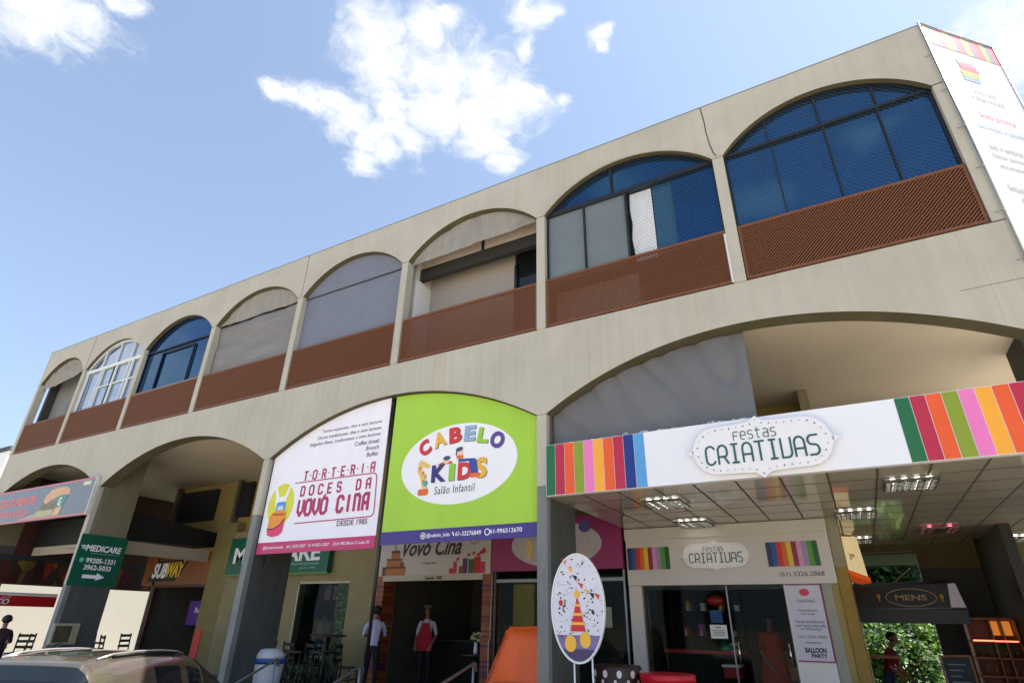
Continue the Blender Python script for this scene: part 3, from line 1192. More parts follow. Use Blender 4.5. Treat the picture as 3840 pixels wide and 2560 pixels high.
fr = [(-5.50, 4.0)] + [(x, z) for x, z in arcp(-3.47, 3.90, .09, .10, 90, 0)] + [(x, z) for x, z in arcp(-3.44, 3.33, .09, .10, 0, -90)] + [(-5.33, 3.22)]
for p, q in zip(fr[:-1], fr[1:]):
    mb.bar((p[0], YT, p[1]), (q[0], YT, q[1]), .018, .004)
mb.build("printed_frame", PINKD, tb)
# cake-in-a-bowl emblem: yellow disc, white apron, blue pocket, orange scarf, pink bowl
YELL = mat("lime_yellow_print", (222, 220, 60), .5, var=.06)
MB().prism(ellipse(-5.72, 3.44, .36, .42), (-.09, YB - .003, .16), UX, UZ, .002).build("emblem_disc", YELL, tb)
MB().prism([(-5.86, 3.40), (-5.90, 3.62), (-5.96, 3.80), (-5.90, 3.80), (-5.80, 3.60), (-5.64, 3.60), (-5.56, 3.80), (-5.50, 3.80), (-5.58, 3.58), (-5.60, 3.40)], (-.09, YB - .006, .16), UX, UZ, .002).build("emblem_apron", WHT, tb)
MB().prism(rrect(-5.83, -5.57, 3.28, 3.50, .05), (-.09, YB - .008, .16), UX, UZ, .002).build("emblem_pocket", mat("sky_blue_print", (90, 150, 215), .5, var=.04), tb)
MB().prism(rrect(-5.78, -5.62, 3.30, 3.42, .03), (-.09, YB - .010, .16), UX, UZ, .002).build("emblem_pocket_light", mat("pale_blue_print", (200, 220, 240), .5, var=.04), tb)
MB().prism([(-5.95, 3.24), (-5.88, 3.31), (-5.72, 3.35), (-5.55, 3.33), (-5.50, 3.25), (-5.52, 3.12), (-5.62, 3.03), (-5.80, 2.98), (-5.93, 2.97), (-5.98, 3.05)], (-.09, YB - .012, .16), UX, UZ, .002).build("emblem_scarf", mat("orange_print", (238, 150, 52), .5, var=.12, scale=10), tb)
MB().prism([(-5.98, 3.01), (-5.80, 2.985), (-5.62, 3.05), (-5.52, 3.15), (-5.54, 2.93), (-5.62, 2.86), (-5.80, 2.84), (-5.94, 2.88)], (-.09, YB - .014, .16), UX, UZ, .002).build("emblem_bowl", mat("pink_bowl_print", (225, 60, 110), .5, var=.06), tb)
mb = MB()
pp = [(-5.97, 3.0), (-5.80, 2.985), (-5.64, 3.05), (-5.52, 3.17)]
for p, q in zip(pp[:-1], pp[1:]):
    mb.bar((p[0] - .09, YB - .017, p[1] + .16), (q[0] - .09, YB - .017, q[1] + .16), .022, .002)
mb.build("emblem_scarf_edge", mat("dark_red_print", (120, 30, 30), .5, var=.05), tb)
text(tb, "Premium", mat("red_print", (196, 50, 40), .5, var=.05), (-5.81, YB - .016, 3.425), .34, .06, bold=.02, shear=.2)
text(tb, "@docesvovocina    (61) 3223-3327   61 9-9221-2227    CLN 402 Bloco C Loja 30", WHT, (-4.72, YB - .008, 2.80), 2.7, .07, bold=.012)

LIME = mat("lime_green_vinyl", (168, 210, 58), .42, var=.06, scale=1.1, bump=.35, bdist=.08, stretch=(2.2, 1, .5))
INDIGO = mat("indigo_print", (66, 50, 128), .42, var=.06)
gb = thing("salon_banner", "lime green children's hair salon banner with white oval and indigo bottom band", "banner", (-1.65, .11, 2.7))
MB().prism(banner_poly(2, -3.12, -.10, 2.94), (0, YB, 0), UX, UZ, .012).build("vinyl_sheet", LIME, gb)
MB().box(-3.125, -.10, YB - .004, YB + .012, 2.735, 2.945).build("bottom_band", INDIGO, gb)
MB().prism(ellipse(-1.65, 3.99, 1.17, .68, 64, 0), (0, YB - .003, 0), UX, UZ, .002).build("white_oval", WHT, gb)
LET = {'r': mat("red_letter_print", (214, 50, 52), .5, var=.06), 'y': mat("amber_letter_print", (240, 185, 60), .5, var=.06), 'b': mat("pale_blue_letter_print", (150, 180, 212), .5, var=.06),
       'g': mat("green_letter_print", (150, 205, 60), .5, var=.06), 'p': mat("violet_letter_print", (92, 74, 150), .5, var=.06), 'n': mat("navy_letter_print", (58, 44, 122), .5, var=.06),
       'o': mat("orange_letter_print", (226, 110, 40), .5, var=.08)}


def rot2(a):
    return (math.cos(a), 0, math.sin(a)), (-math.sin(a), 0, math.cos(a))


def shadow_letter(ch, m, x, z, w, h, a, y=YB - .008):
    ux, uz = rot2(a)
    text(gb, ch, mat("grey_letter_edge", (110, 96, 80), .6, var=.05), (x + .012, y + .002, z - .012), w, h, ux, uz, bold=.05)
    text(gb, ch, m, (x, y, z), w, h, ux, uz, bold=.05)


for ch, c, x, z, w, h, a in (('C', 'r', -2.34, 4.33, .24, .28, .50), ('A', 'y', -2.03, 4.44, .26, .27, .28), ('B', 'r', -1.70, 4.48, .26, .28, .08),
                             ('E', 'b', -1.40, 4.47, .23, .27, -.06), ('L', 'g', -1.13, 4.40, .22, .26, -.18), ('O', 'p', -.86, 4.29, .27, .28, -.3)):
    shadow_letter(ch, LET[c], x, z, w, h, a)
for ch, c, x, z, w, h in (('K', 'n', -2.00, 3.85, .30, .29), ('I', 'g', -1.73, 3.84, .12, .28), ('D', 'r', -1.47, 3.84, .28, .29), ('S', 'y', -1.15, 3.86, .23, .34)):
    shadow_letter(ch, LET[c], x, z, w, h, 0)
text(gb, "Salão Infantil", mat("black_hand_lettering", (40, 40, 44), .6, var=.05), (-1.66, YB - .008, 3.56), .80, .13, bold=-.002, shear=.1, space=1.15)
# giraffe: neck, head, legs and boots as printed patches; the two children peeking over the letters
GIR = mat("giraffe_print", (236, 196, 110), .5, var=.25, scale=22)
SKINP = mat("printed_skin", (246, 205, 180), .5, var=.04)
mb = MB()
mb.prism([(-2.44, 4.08), (-2.38, 4.12), (-2.36, 3.96), (-2.26, 3.84), (-2.22, 3.62), (-2.33, 3.62), (-2.38, 3.80), (-2.46, 3.92)][::-1], (0, YB - .006, 0), UX, UZ, .002)
mb.prism([(-2.45, 4.07), (-2.37, 4.10), (-2.20, 4.02), (-2.18, 3.97), (-2.26, 3.96), (-2.38, 4.0)][::-1], (0, YB - .0075, 0), UX, UZ, .002)
mb.build("giraffe", GIR, gb)
mb = MB()
for x, z in ((-2.40, 3.97), (-2.33, 3.88), (-2.27, 3.82), (-2.32, 3.74)):
    mb.prism(ellipse(x, z, .022, .024, 10), (0, YB - .010, 0), UX, UZ, .002)
mb.prism(rrect(-2.41, -2.19, 3.50, 3.61, .04), (0, YB - .009, 0), UX, UZ, .002)
mb.build("giraffe_spots", LET['o'], gb)
MB().prism(ellipse(-2.26, 3.70, .05, .05, 14), (0, YB - .009, 0), UX, UZ, .002).build("giraffe_scarf", mat("teal_print", (70, 170, 175), .5, var=.05), gb)
mb = MB().prism(ellipse(-1.86, 4.05, .065, .055, 16), (0, YB - .006, 0), UX, UZ, .002).prism(ellipse(-1.58, 4.16, .065, .07, 16), (0, YB - .006, 0), UX, UZ, .002)
mb.build("child_faces", SKINP, gb)
mb = MB().prism(ellipse(-1.85, 4.09, .075, .04, 14), (0, YB - .008, 0), UX, UZ, .002).prism(ellipse(-1.60, 4.215, .075, .038, 14, .2), (0, YB - .008, 0), UX, UZ, .002)
mb.prism(ellipse(-1.655, 4.15, .014, .05, 10), (0, YB - .008, 0), UX, UZ, .002)
mb.build("child_caps", mat("slate_print", (70, 80, 105), .5, var=.1), gb)
MB().prism([(-2.06, 3.99), (-1.72, 3.985), (-1.74, 4.03), (-1.92, 4.035)], (0, YB - .005, 0), UX, UZ, .002).build("child_sleeve", mat("coral_print", (210, 90, 70), .5), gb)
mb = MB().prism([(-1.34, 3.78), (-1.20, 3.78), (-1.24, 4.0), (-1.40, 4.02)], (0, YB - .0125, 0), UX, UZ, .002)
mb.prism([(-1.62, 3.995), (-1.60, 4.05), (-1.28, 4.03), (-1.25, 3.99)], (0, YB - .0055, 0), UX, UZ, .002)
mb.build("child_trousers", mat("blue_trouser_print", (50, 80, 160), .5), gb)
mb = MB().prism(rrect(-1.65, -1.51, 4.05, 4.11, .02), (0, YB - .007, 0), UX, UZ, .002).prism(rrect(-1.36, -1.16, 3.71, 3.78, .03), (0, YB - .014, 0), UX, UZ, .002)
mb.build("child_shoes_and_collar", LET['o'], gb)
text(gb, "@cabelo_kids", WHT, (-1.92, YB - .008, 2.84), .46, .075, bold=.012)
text(gb, "61-33276849", WHT, (-1.34, YB - .008, 2.845), .48, .068, bold=.012)
text(gb, "61-996512670", WHT, (-.66, YB - .008, 2.85), .56, .068, bold=.012)
mb = MB()
for x, r in ((-2.22, .045), (-.99, .045)):
    ring = ellipse(x, 2.845, r, r, 18)
    for p, q in zip(ring, ring[1:] + ring[:1]):
        mb.bar((p[0], YB - .008, p[1]), (q[0], YB - .008, q[1]), .014, .004)
mb.prism(ellipse(-2.22, 2.845, .02, .02, 10), (0, YB - .008, 0), UX, UZ, .002)
mb.bar((-1.64, YB - .008, 2.88), (-1.61, YB - .008, 2.82), .02, .004)
mb.build("printed_icons", WHT, gb)
# dark gap between the two banners: the steel post they are laced to
o = MB().tube([(-3.185, .16, FLOOR_Z), (-3.185, .16, 5.39)], .03).build("banner_post", BLKF)
tag(o, "dark steel post between the white and the green banner", "post")
o = MB().tube([(-2.90, 3.44, 2.5), (-2.905, 3.43, 1.3), (-2.93, 3.42, 1.25), (-2.915, 3.43, .22)], .010).build("rope", mat("pale_rope", (200, 196, 186), .8))
tag(o, "pale cord hanging beside the right brick pillar of the bakery", "cord")

# ================================================================== striped canopy of the party shop
FEST = {'g': (30, 106, 62), 'c': (186, 36, 66), 'o': (236, 92, 32), 'l': (140, 158, 34), 'p': (240, 124, 190), 'y': (250, 172, 48), 'n': (24, 48, 130), 's': (92, 160, 218)}
FM = {k: mat("stripe_print_" + n, FEST[k], .38, var=.05, scale=3) for k, n in (('g', 'green'), ('c', 'crimson'), ('o', 'orange'), ('l', 'olive'), ('p', 'pink'), ('y', 'amber'), ('n', 'navy'), ('s', 'sky_blue'))}
CX0, CX1, CZ0, CZ1, CY = .095, 7.0, 3.27, 4.03, -.05
cp = thing("striped_canopy", "white shop canopy with bright colour stripes, round ended plaque and glossy panelled ceiling", "canopy", (3.1, 1.7, 3.3))
MB().box(CX0, CX1, CY, CY + .10, CZ0, CZ1).build("fascia", mat("white_fascia_panel", (238, 237, 242), .35, var=.03, scale=1.2), cp)
sw = .1525
i = 0
for x0, seq in ((.098, "gcolpyocns"), (4.625, "gcolpyocnsgcolp")):
    for j, ch in enumerate(seq):
        xa = x0 + j * sw
        MB().box(xa + .004, xa + sw - .003, CY - .004, CY - .0005, CZ0 + .006, CZ1 - .006).build("stripe", FM[ch], cp)
# side return of the canopy on the left
MB().box(CX0, CX0 + .02, CY + .101, 3.5, 3.285, CZ1 - .5).build("side_board", mat("canopy_side_board", (60, 70, 60), .6), cp)
CEILG = mat("glossy_ceiling_panel", (180, 171, 154), .06, spec=.6, var=.03, scale=1.5)
MB().box(CX0, 3.60, CY + .101, 3.50, CZ0, CZ0 + .03).box(3.602, 7.4, CY + .101, 7.75, CZ0, CZ0 + .03).build("ceiling", CEILG, cp)
mb = MB()
SEAM = mat("ceiling_seam", (82, 76, 66), .7, var=.1)
x = CX0 + .525
while x < 7.4:
    yend = 3.5 if x < 3.56 else 7.75
    mb.box(x - .012, x + .012, CY + .11, yend, CZ0 - .003, CZ0 - .0005)
    x += .525
y = .62
while y < 7.7:
    mb.box(CX0 if y < 3.5 else 3.61, 7.4, y - .007, y + .007, CZ0 - .0045, CZ0 - .0032)
    y += .68
mb.build("seam", SEAM, cp)
MB().box(CX0, 7.2, CY + .11, 7.7, CZ0 + .06, CZ0 + .10).build("cover_board", mat("canopy_cover_board", (205, 200, 188), .8), cp)


# plaque
def plaque_poly(cx, cz, w, h):
    hw, hh = w / 2, h / 2
    p = []
    # right side, going counterclockwise from the bottom tip
    p += [(0, -hh * 1.20), (.05 * hw, -hh * 1.08), (.12 * hw, -hh * .98), (.35 * hw, -hh * .94), (.62 * hw, -hh * .93)]
    p += [(hw * (.62 + .33 * math.sin(R(t))), -hh * (.08 + .85 * math.cos(R(t)))) for t in (20, 40, 60, 78)]
    p += [(hw * .97, -hh * .10), (hw * 1.09, 0.0), (hw * .97, hh * .10)]
    p += [(hw * (.62 + .33 * math.sin(R(t))), hh * (.08 + .85 * math.cos(R(t)))) for t in (78, 60, 40, 20)]
    p += [(.62 * hw, hh * .93), (.35 * hw, hh * .94), (.12 * hw, hh * .98), (.05 * hw, hh * 1.08), (0, hh * 1.20)]
    q = [(-a, b) for a, b in p[1:-1]][::-1]
    return [(cx + a, cz + b) for a, b in p + q]


PLQ = mat("white_plaque", (236, 234, 236), .4, var=.03)
TEAL = mat("dark_teal_lettering", (34, 88, 86), .5, var=.05)
GRYL = mat("grey_lettering", (88, 104, 110), .5, var=.05)


def plaque(parent, cx, cz, w, h, y, thick):
    MB().prism(plaque_poly(cx, cz, w, h), (0, y, 0), UX, UZ, thick).build("plaque", PLQ, parent)
    strokes(parent, "CRIATIVAS", TEAL, (cx - w * .385, y - .004, cz - h * .27), w * .77, h * .36, h * .036)
    strokes(parent, "Festas", GRYL, (cx - w * .17, y - .004, cz + h * .16), w * .30, h * .16, h * .018, gap=.25)
    # studs round the rim
    mb = MB()
    rim = plaque_poly(cx, cz, w * .93, h * .86)
    L = 0
    per = []
    for p, q in zip(rim, rim[1:] + rim[:1]):
        d = math.hypot(q[0] - p[0], q[1] - p[1])
        per.append((L, d, p, q))
        L += d
    rg = random.Random(3)
    n = 46
    for i in range(n):
        s = L * i / n
        for (l0, d, p, q) in per:
            if l0 <= s < l0 + d:
                t = (s - l0) / d
                mb.prism(ellipse(p[0] + (q[0] - p[0]) * t, p[1] + (q[1] - p[1]) * t, h * .0135, h * .0135, 8), (0, y - .006, 0), UX, UZ, .005, mi=rg.choice([0, 0, 1, 1, 2, 3]))
    mb.build("stud", [BLK, mat("grey_stud", (120, 120, 125), .5, var=0), mat("rose_stud", (190, 150, 150), .5, var=0), mat("pale_stud", (190, 190, 195), .5, var=0)], parent)


plaque(cp, 3.10, 3.635, 1.70, .66, CY - .075, .03)
mb = MB()
for dx in (-.6, 0, .6):
    mb.box(3.1 + dx - .02, 3.1 + dx + .02, CY - .045, CY - .0005, 3.55, 3.7)
mb.build("plaque_bracket", METAL, cp)

# recessed louvre lights in that ceiling
LAMP = mat("lit_lamp_tube", (255, 250, 235), .5, var=0, emit=1.3)


def louvre(x, y, label, red=False):
    t = thing("ceiling_light", label, "ceiling light", (x, y, CZ0), "louvre lights in the canopy ceiling")
    z = CZ0 - .006
    s = .285
    mb = MB().box(x - s, x + s, y - .33, y + .33, z - .004, z + .002)
    mb.build("tray", mat("red_reflection_tray", (200, 60, 80), .15, metal=.9) if red else CHROME, t)
    mb = MB()
    for dx in (-.19, -.065, .065, .19) if not red else (-.15, .15):
        mb.tube([(x + dx, y - .29, z - .016), (x + dx, y + .29, z - .016)], .028)
    mb.build("lamp_tube", mat("rose_reflection_lamp_tube", (255, 130, 150), .5, var=0, emit=1.3) if red else LAMP, t)  # rose tone of tray and tubes stands for a red reflection
    mb = MB()
    rg = random.Random(int(x * 100 + y * 10))
    for i in range(11):
        yy = y - .3 + .06 * i
        pts = [(x - s + .57 * j / 8, yy + (.030 if j % 2 else -.018) + rg.uniform(-.016, .016), z - .034) for j in range(9)]
        for p, q in zip(pts[:-1], pts[1:]):
            mb.bar(p, q, .012, .030, (0, 0, 1))
    for dx in (-s + .01, -.07, .07, s - .01):
        mb.bar((x + dx, y - .32, z - .034), (x + dx, y + .32, z - .034), .01, .026, (0, 0, 1))
    mb.bar((x - s, y - .325, z - .03), (x + s, y - .325, z - .03), .012, .03, (0, 0, 1))
    mb.bar((x - s, y + .325, z - .03), (x + s, y + .325, z - .03), .012, .03, (0, 0, 1))
    mb.build("louvre", mat("louvre_blade", (92, 92, 88), .3, metal=.6, var=.1), t)


for x, y, lab, rd in ((1.56, 1.05, "louvre ceiling light nearest the grey pillar, under the front of the canopy", False), (1.49, 3.12, "louvre ceiling light just above the party shop sign", False),
                      (4.65, 1.0, "louvre ceiling light near the fascia under the right stripes", False), (4.02, 3.15, "louvre ceiling light beside the corner of the party shop wall", False),
                      (5.30, 5.4, "louvre light over the passage, red reflection put into its colour", True), (6.6, 7.3, "louvre ceiling light at the right edge near the passage back", False), (3.98, 6.6, "louvre ceiling light deep in the passage above the cream sign box", False)):
    louvre(x, y, lab, rd)

# ================================================================== party shop front
ps = thing("party_shopfront", "white party shop front with small striped panels under the glossy canopy", "shopfront", (1.8, 3.5, .2))
FAS = mat("white_shop_fascia", (206, 198, 190), .35, var=.05, scale=1.2)
MB().box(.06, 3.55, 3.50, 3.98, 2.26, 3.262).build("fascia", FAS, ps)
MB().box(.05, 3.555, 3.47, 3.499, 3.06, 3.262).build("cornice", FAS, ps)
for x0 in (.085, 2.565):
    for j, ch in enumerate(((20, 40, 90), (16, 84, 150), (200, 36, 30), (226, 92, 20), (222, 196, 40), (150, 16, 70), (206, 150, 190), (160, 140, 180), (80, 150, 30), (10, 84, 40))):
        w = .080
        MB().box(x0 + j * w + .001, x0 + (j + 1) * w - .001, 3.485, 3.4995, 2.53, 2.92).build("stripe", mat("shop_stripe_%s" % "abcdefghij"[j], ch, .4, var=.04), ps)
plaque(ps, 1.71, 2.74, 1.18, .44, 3.46, .03)
text(ps, "(61) 3326.2868", mat("dark_phone_lettering", (70, 70, 72), .5, var=.05), (3.05, 3.495, 2.40), .68, .095)
MB().box(.06, .30, 3.52, 3.9, FLOOR_Z, 2.255).build("pilaster", FAS, ps)
MB().box(3.30, 3.45, 3.52, 3.9, FLOOR_Z, 2.255).build("pilaster", mat("dusty_grey_pilaster", (158, 154, 142), .6, var=.12), ps)
MB().box(3.452, 3.555, 3.53, 3.9, FLOOR_Z, 2.255).build("pilaster", YELW, ps)
MB().box(2.74, 3.29, 3.52, 3.6, FLOOR_Z, 2.255).build("side_panel", WHITEPANEL, ps)
MB().box(.31, 1.79, 3.62, 3.63, FLOOR_Z, 2.25).build("shop_window", CLEARG, ps)
gd = MB().box(1.81, 2.73, 3.60, 3.61, FLOOR_Z, 2.25).build("glass_door", CLEARG, ps)
MB().tube([(1.88, 3.56, 1.05), (1.88, 3.56, 1.38)], .016).build("handle", CHROME, gd, True)
MB().tube([(2.66, 3.56, 1.05), (2.66, 3.56, 1.38)], .016).build("handle", CHROME, gd, True)
mb = MB()
bx(mb, 1.785, 1.808, 3.615, FLOOR_Z, 2.25, .04)
bx(mb, 2.722, 2.738, 3.605, FLOOR_Z, 2.25, .04)
mb.build("door_frame", METAL, ps)
mb = MB().box(.31, .345, 3.6, 3.68, FLOOR_Z, 2.25).box(.31, 2.73, 3.64, 3.70, 2.19, 2.255)
mb.build("window_frame", mat("brown_frame", (60, 52, 42), .5), ps)

# stock behind the glass
def small(name, label, cat, mb, m, group=None):
    o = mb.build(name, m)
    return tag(o, label, cat, group)


small("counter", "long red edged counter inside the party shop window", "counter", MB().box(.45, 1.75, 4.3, 4.8, FLOOR_Z, 1.15, 0).box(.42, 1.78, 4.26, 4.84, 1.155, 1.21, 1), [INTD, mat("red_counter_edge", (190, 40, 34), .4)])
small("foil_balloon", "red foil balloon hanging high behind the party shop glass", "balloon", MB().ball((1.52, 3.95, 2.02), .16, .06, .09), mat("red_foil", (200, 30, 26), .3))
mb = MB().box(1.46, 1.66, 3.635, 3.640, 1.66, 1.86)
small("blue_poster", "small blue poster on the party shop window", "poster", mb, mat("blue_poster_print", (40, 104, 170), .4, var=.3, scale=14))
pn = thing("paper_notice", "white paper notice taped to the party shop window under the blue poster", "notice", (1.58, 3.6, 1.5))
MB().box(1.44, 1.72, 3.600, 3.606, 1.42, 1.63).build("sheet", WHITEPANEL, pn)
text(pn, "AVISO", BLK, (1.58, 3.597, 1.59), .09, .03, bold=.02)
mb = MB()
for k in range(4):
    mb.box(1.48, 1.68, 3.597, 3.5995, 1.54 - .025 * k, 1.548 - .025 * k)
mb.build("printed_lines", GRYL, pn)
rg = random.Random(11)
cols = [(30, 150, 110), (190, 40, 40), (220, 170, 50), (60, 90, 170), (200, 90, 150), (230, 230, 225)]
shelf_t = thing("display_shelf", "tall dark shelf unit at the back of the party shop", "shelf", (.9, 5.4, .2))
mb = MB()
for z in (.5, .95, 1.4, 1.85, 2.3):
    mb.box(.35, 1.7, 5.2, 5.6, z, z + .03)
mb.box(.33, .36, 5.2, 5.6, .2, 2.6).box(1.7, 1.73, 5.2, 5.6, .2, 2.6)
mb.build("boards", INTD, shelf_t)
for i in range(12):
    x = .45 + .105 * i + rg.uniform(-.02, .02)
    z = (.98, 1.43, 1.88)[i % 3]
    c = cols[i % len(cols)]
    small("party_box", "%s gift box on the shelf at the back of the party shop, number of boxes varied" % ("green", "red", "yellow", "blue", "pink", "white")[i % 6], "box",
          MB().box(x, x + .09, 5.22, 5.40, z, z + rg.uniform(.1, .24), 0).box(x + .035, x + .055, 5.215, 5.22, z, z + .1, 1), [mat("gift_box_%s" % "abcdef"[i % 6], c, .5), WHT], "gift boxes in the party shop")
for o in [q for q in bpy.data.objects if q.name.startswith("party_box")]:
    o['label'] = o['label'].replace(", number of boxes varied", "")
small("lampshade", "green glass dome on the party shop counter", "dome", MB().lathe([(.10, 0), (.10, .06), (.07, .14), (.02, .17)], (1.50, 4.45, 1.21)), mat("green_glass_dome", (20, 140, 100), .15))
small("cake_stand", "chrome tray on the party shop counter by the door", "tray", MB().lathe([(.16, 0), (.17, .02), (.03, .03), (.03, .1), (.15, .11), (.16, .13)], (1.66, 4.42, 1.21)), CHROME)
small("white_parcel", "red and white parcel on the low shelf behind the glass door", "parcel", MB().box(1.52, 1.78, 3.9, 4.2, .82, .98, 0).box(1.50, 1.80, 3.88, 4.22, .985, 1.02, 1), [mat("red_parcel", (180, 24, 30), .5), WHT])

# right hand notice banner beside the door
nb = thing("notice_banner", "pink edged white notice banner beside the party shop door", "banner", (3.04, 3.5, 1.15))
MB().box(2.765, 3.29, 3.500, 3.512, 1.13, 2.25, 0).build("sheet", mat("lilac_white_vinyl", (205, 200, 214), .45, var=.04), nb)
mb = MB()
for q in ((2.765, 3.29, 2.235, 2.25), (2.765, 3.29, 1.13, 1.15), (3.275, 3.29, 1.151, 2.234)):
    mb.box(q[0], q[1], 3.496, 3.4995, q[2], q[3])
mb.build("border", mat("rose_border", (150, 60, 90), .5), nb)
mb = MB().prism(ellipse(3.03, 2.13, .075, .055, 16), (0, 3.496, 0), UX, UZ, .002)
mb.build("round_logo", mat("coral_logo", (214, 60, 84), .5, var=.25, scale=20), nb)
NAVYL = mat("slate_blue_lettering", (62, 84, 124), .5, var=.05)
for s, z, w, h, m in (("CRIATIVAS", 2.0, .26, .05, GRYL), ("Orçamentos", 1.86, .30, .045, NAVYL), ("na loja", 1.81, .20, .04, NAVYL), ("Temos atendimento", 1.70, .42, .045, NAVYL),
                      ("com hora marcada", 1.645, .44, .045, NAVYL), ("no WhatsApp", 1.59, .30, .045, NAVYL), ("(61) 3326.2868", 1.48, .40, .05, GRYL), ("Instagram", 1.40, .22, .045, NAVYL)):
    text(nb, s, m, (3.03, 3.495, z), w, h, bold=.006)
text(nb, "BALLOON", BLK, (3.04, 3.495, 1.295), .30, .075, bold=.04)
text(nb, "PARTY", BLK, (3.08, 3.495, 1.22), .22, .055, bold=.04)

# ================================================================== magenta salon sign and shop (behind the grey pillar)
sg = thing("salon_shop_sign", "magenta salon sign board with a pale disc behind the grey pillar", "sign", (-1.5, 3.5, 2.6))
MB().box(-2.96, -.02, 3.50, 3.62, 2.57, 3.60).build("board", mat("magenta_board", (150, 44, 104), .45, var=.06), sg)
mb = MB().prism(ellipse(-1.45, 3.06, 1.02, .44, 48), (0, 3.497, 0), UX, UZ, .002)
mb.build("pale_oval", mat("grey_oval_print", (190, 180, 184), .5), sg)
mb = MB().prism(ellipse(-2.05, 3.00, .06, .20, 12), (0, 3.493, 0), UX, UZ, .002)
mb.build("giraffe_print", GIR, sg)
mb = MB().prism(ellipse(-.78, 3.38, .13, .12, 14), (0, 3.493, 0), UX, UZ, .002)
mb.build("letter_print", LET['p'], sg)
text(sg, "KIDS", LET['n'], (-1.5, 3.493, 3.0), .7, .26, bold=.05)
MB().box(-2.94, -.04, 3.66, 3.67, FLOOR_Z, 2.56).build("shop_window", CLEARG, sg)
mb = MB()
for x in (-2.94, -1.5, -.06):
    bx(mb, x - .02, x + .02, 3.65, FLOOR_Z, 2.56, .05)
mb.box(-2.94, -.04, 3.62, 3.68, 2.36, 2.42)
mb.build("window_frame", METAL, sg)
small("yellow_curtain", "yellow ochre curtain inside the salon window", "curtain", MB().box(-2.75, -2.25, 4.1, 4.16, 1.55, 2.35), mat("yellow_curtain_cloth", (190, 160, 50), .8, var=.3, scale=10, stretch=(4, 1, .3)))
small("calendar_poster", "pale calendar sheet on the salon window behind the oval sign", "poster", MB().box(-.62, -.35, 3.64, 3.645, 1.55, 1.9), mat("calendar_print", (150, 150, 130), .6, var=.2, scale=25))
small("salon_counter", "low dark reception counter inside the salon", "counter", MB().box(-2.2, -.5, 4.8, 5.3, FLOOR_Z, 1.1), INTD)

# ================================================================== bakery shop front
vs = thing("bakery_shopfront", "bakery front with white sign board, brick patterned pillars and dark doorway", "shopfront", (-4.5, 3.5, .2))
BRD = mat("white_bakery_board", (196, 188, 180), .4, var=.04)
MB().box(-6.10, -2.99, 3.50, 3.62, 2.53, 3.50).build("sign_board", BRD, vs)
MB().box(-5.92, -3.16, 3.47, 3.499, 2.415, 2.525).build("lintel_board", mat("cream_lintel", (188, 178, 160), .5), vs)
DBR = mat("dark_brown_script", (52, 34, 22), .5, var=.05)
text(vs, "Vovó Cina", DBR, (-4.58, 3.495, 3.13), 1.66, .37, shear=.4, bold=.025)
text(vs, "61 3326-1477", DBR, (-4.64, 3.495, 2.785), .42, .05, bold=.02)
text(vs, "Desde 1985", DBR, (-4.45, 3.465, 2.47), .48, .075, bold=.03)
# printed chocolate cake tower and gifts
CHO = mat("chocolate_print", (96, 52, 24), .5, var=.4, scale=25)
CAR = mat("caramel_print", (176, 104, 36), .5, var=.3, scale=30)
mb = MB().box(-6.0, -5.30, 3.494, 3.4985, 2.54, 2.72).box(-5.88, -5.42, 3.492, 3.4965, 2.72, 2.90).box(-5.76, -5.50, 3.494, 3.4985, 2.90, 3.06)
mb.build("cake_print", CAR, vs)
mb = MB().box(-6.0, -5.30, 3.488, 3.4915, 2.69, 2.73).box(-5.88, -5.42, 3.488, 3.4915, 2.87, 2.91).box(-5.76, -5.50, 3.488, 3.4915, 3.03, 3.09).box(-5.66, -5.645, 3.49, 3.494, 3.09, 3.3).box(-5.46, -5.36, 3.49, 3.4935, 2.73, 2.82).box(-5.98, -5.9, 3.489, 3.4915, 2.54, 2.69)
mb.build("cake_icing_print", CHO, vs)
mb = MB().box(-4.06, -3.90, 3.492, 3.4985, 2.55, 2.66, 0).box(-3.95, -3.86, 3.49, 3.495, 2.55, 2.80, 1).box(-3.80, -3.62, 3.492, 3.4985, 2.55, 2.70, 2).box(-3.70, -3.58, 3.488, 3.4935, 2.55, 2.86, 3).box(-3.55, -3.40, 3.49, 3.4985, 2.55, 2.84, 4).box(-3.40, -3.24, 3.492, 3.4985, 2.55, 2.88, 0).box(-3.24, -3.12, 3.49, 3.4985, 2.55, 2.78, 1)
for cx, cz in ((-3.42, 2.96), (-3.55, 2.93), (-3.30, 2.92), (-3.84, 2.85)):
    mb.prism(ellipse(cx, cz, .05, .035, 10, .5), (0, 3.488, 0), UX, UZ, .003, 1)
mb.prism([(-3.36, 2.90), (-3.14, 3.08), (-3.10, 2.96)], (0, 3.487, 0), UX, UZ, .003, 0)
mb.build("gift_print", [mat("gift_red_print", (180, 30, 34), .5), mat("gift_rose_print", (190, 50, 80), .5), mat("gift_brown_print", (130, 70, 30), .5), mat("gift_purple_print", (90, 40, 90), .5), mat("gift_green_print", (50, 90, 40), .5)], vs)
mb = MB()
ring = ellipse(-3.42, 3.25, .10, .10, 20)
for p, q in zip(ring, ring[1:] + ring[:1]):
    mb.bar((p[0], 3.494, p[1]), (q[0], 3.494, q[1]), .018, .004)
mb.build("round_seal_print", CAR, vs)


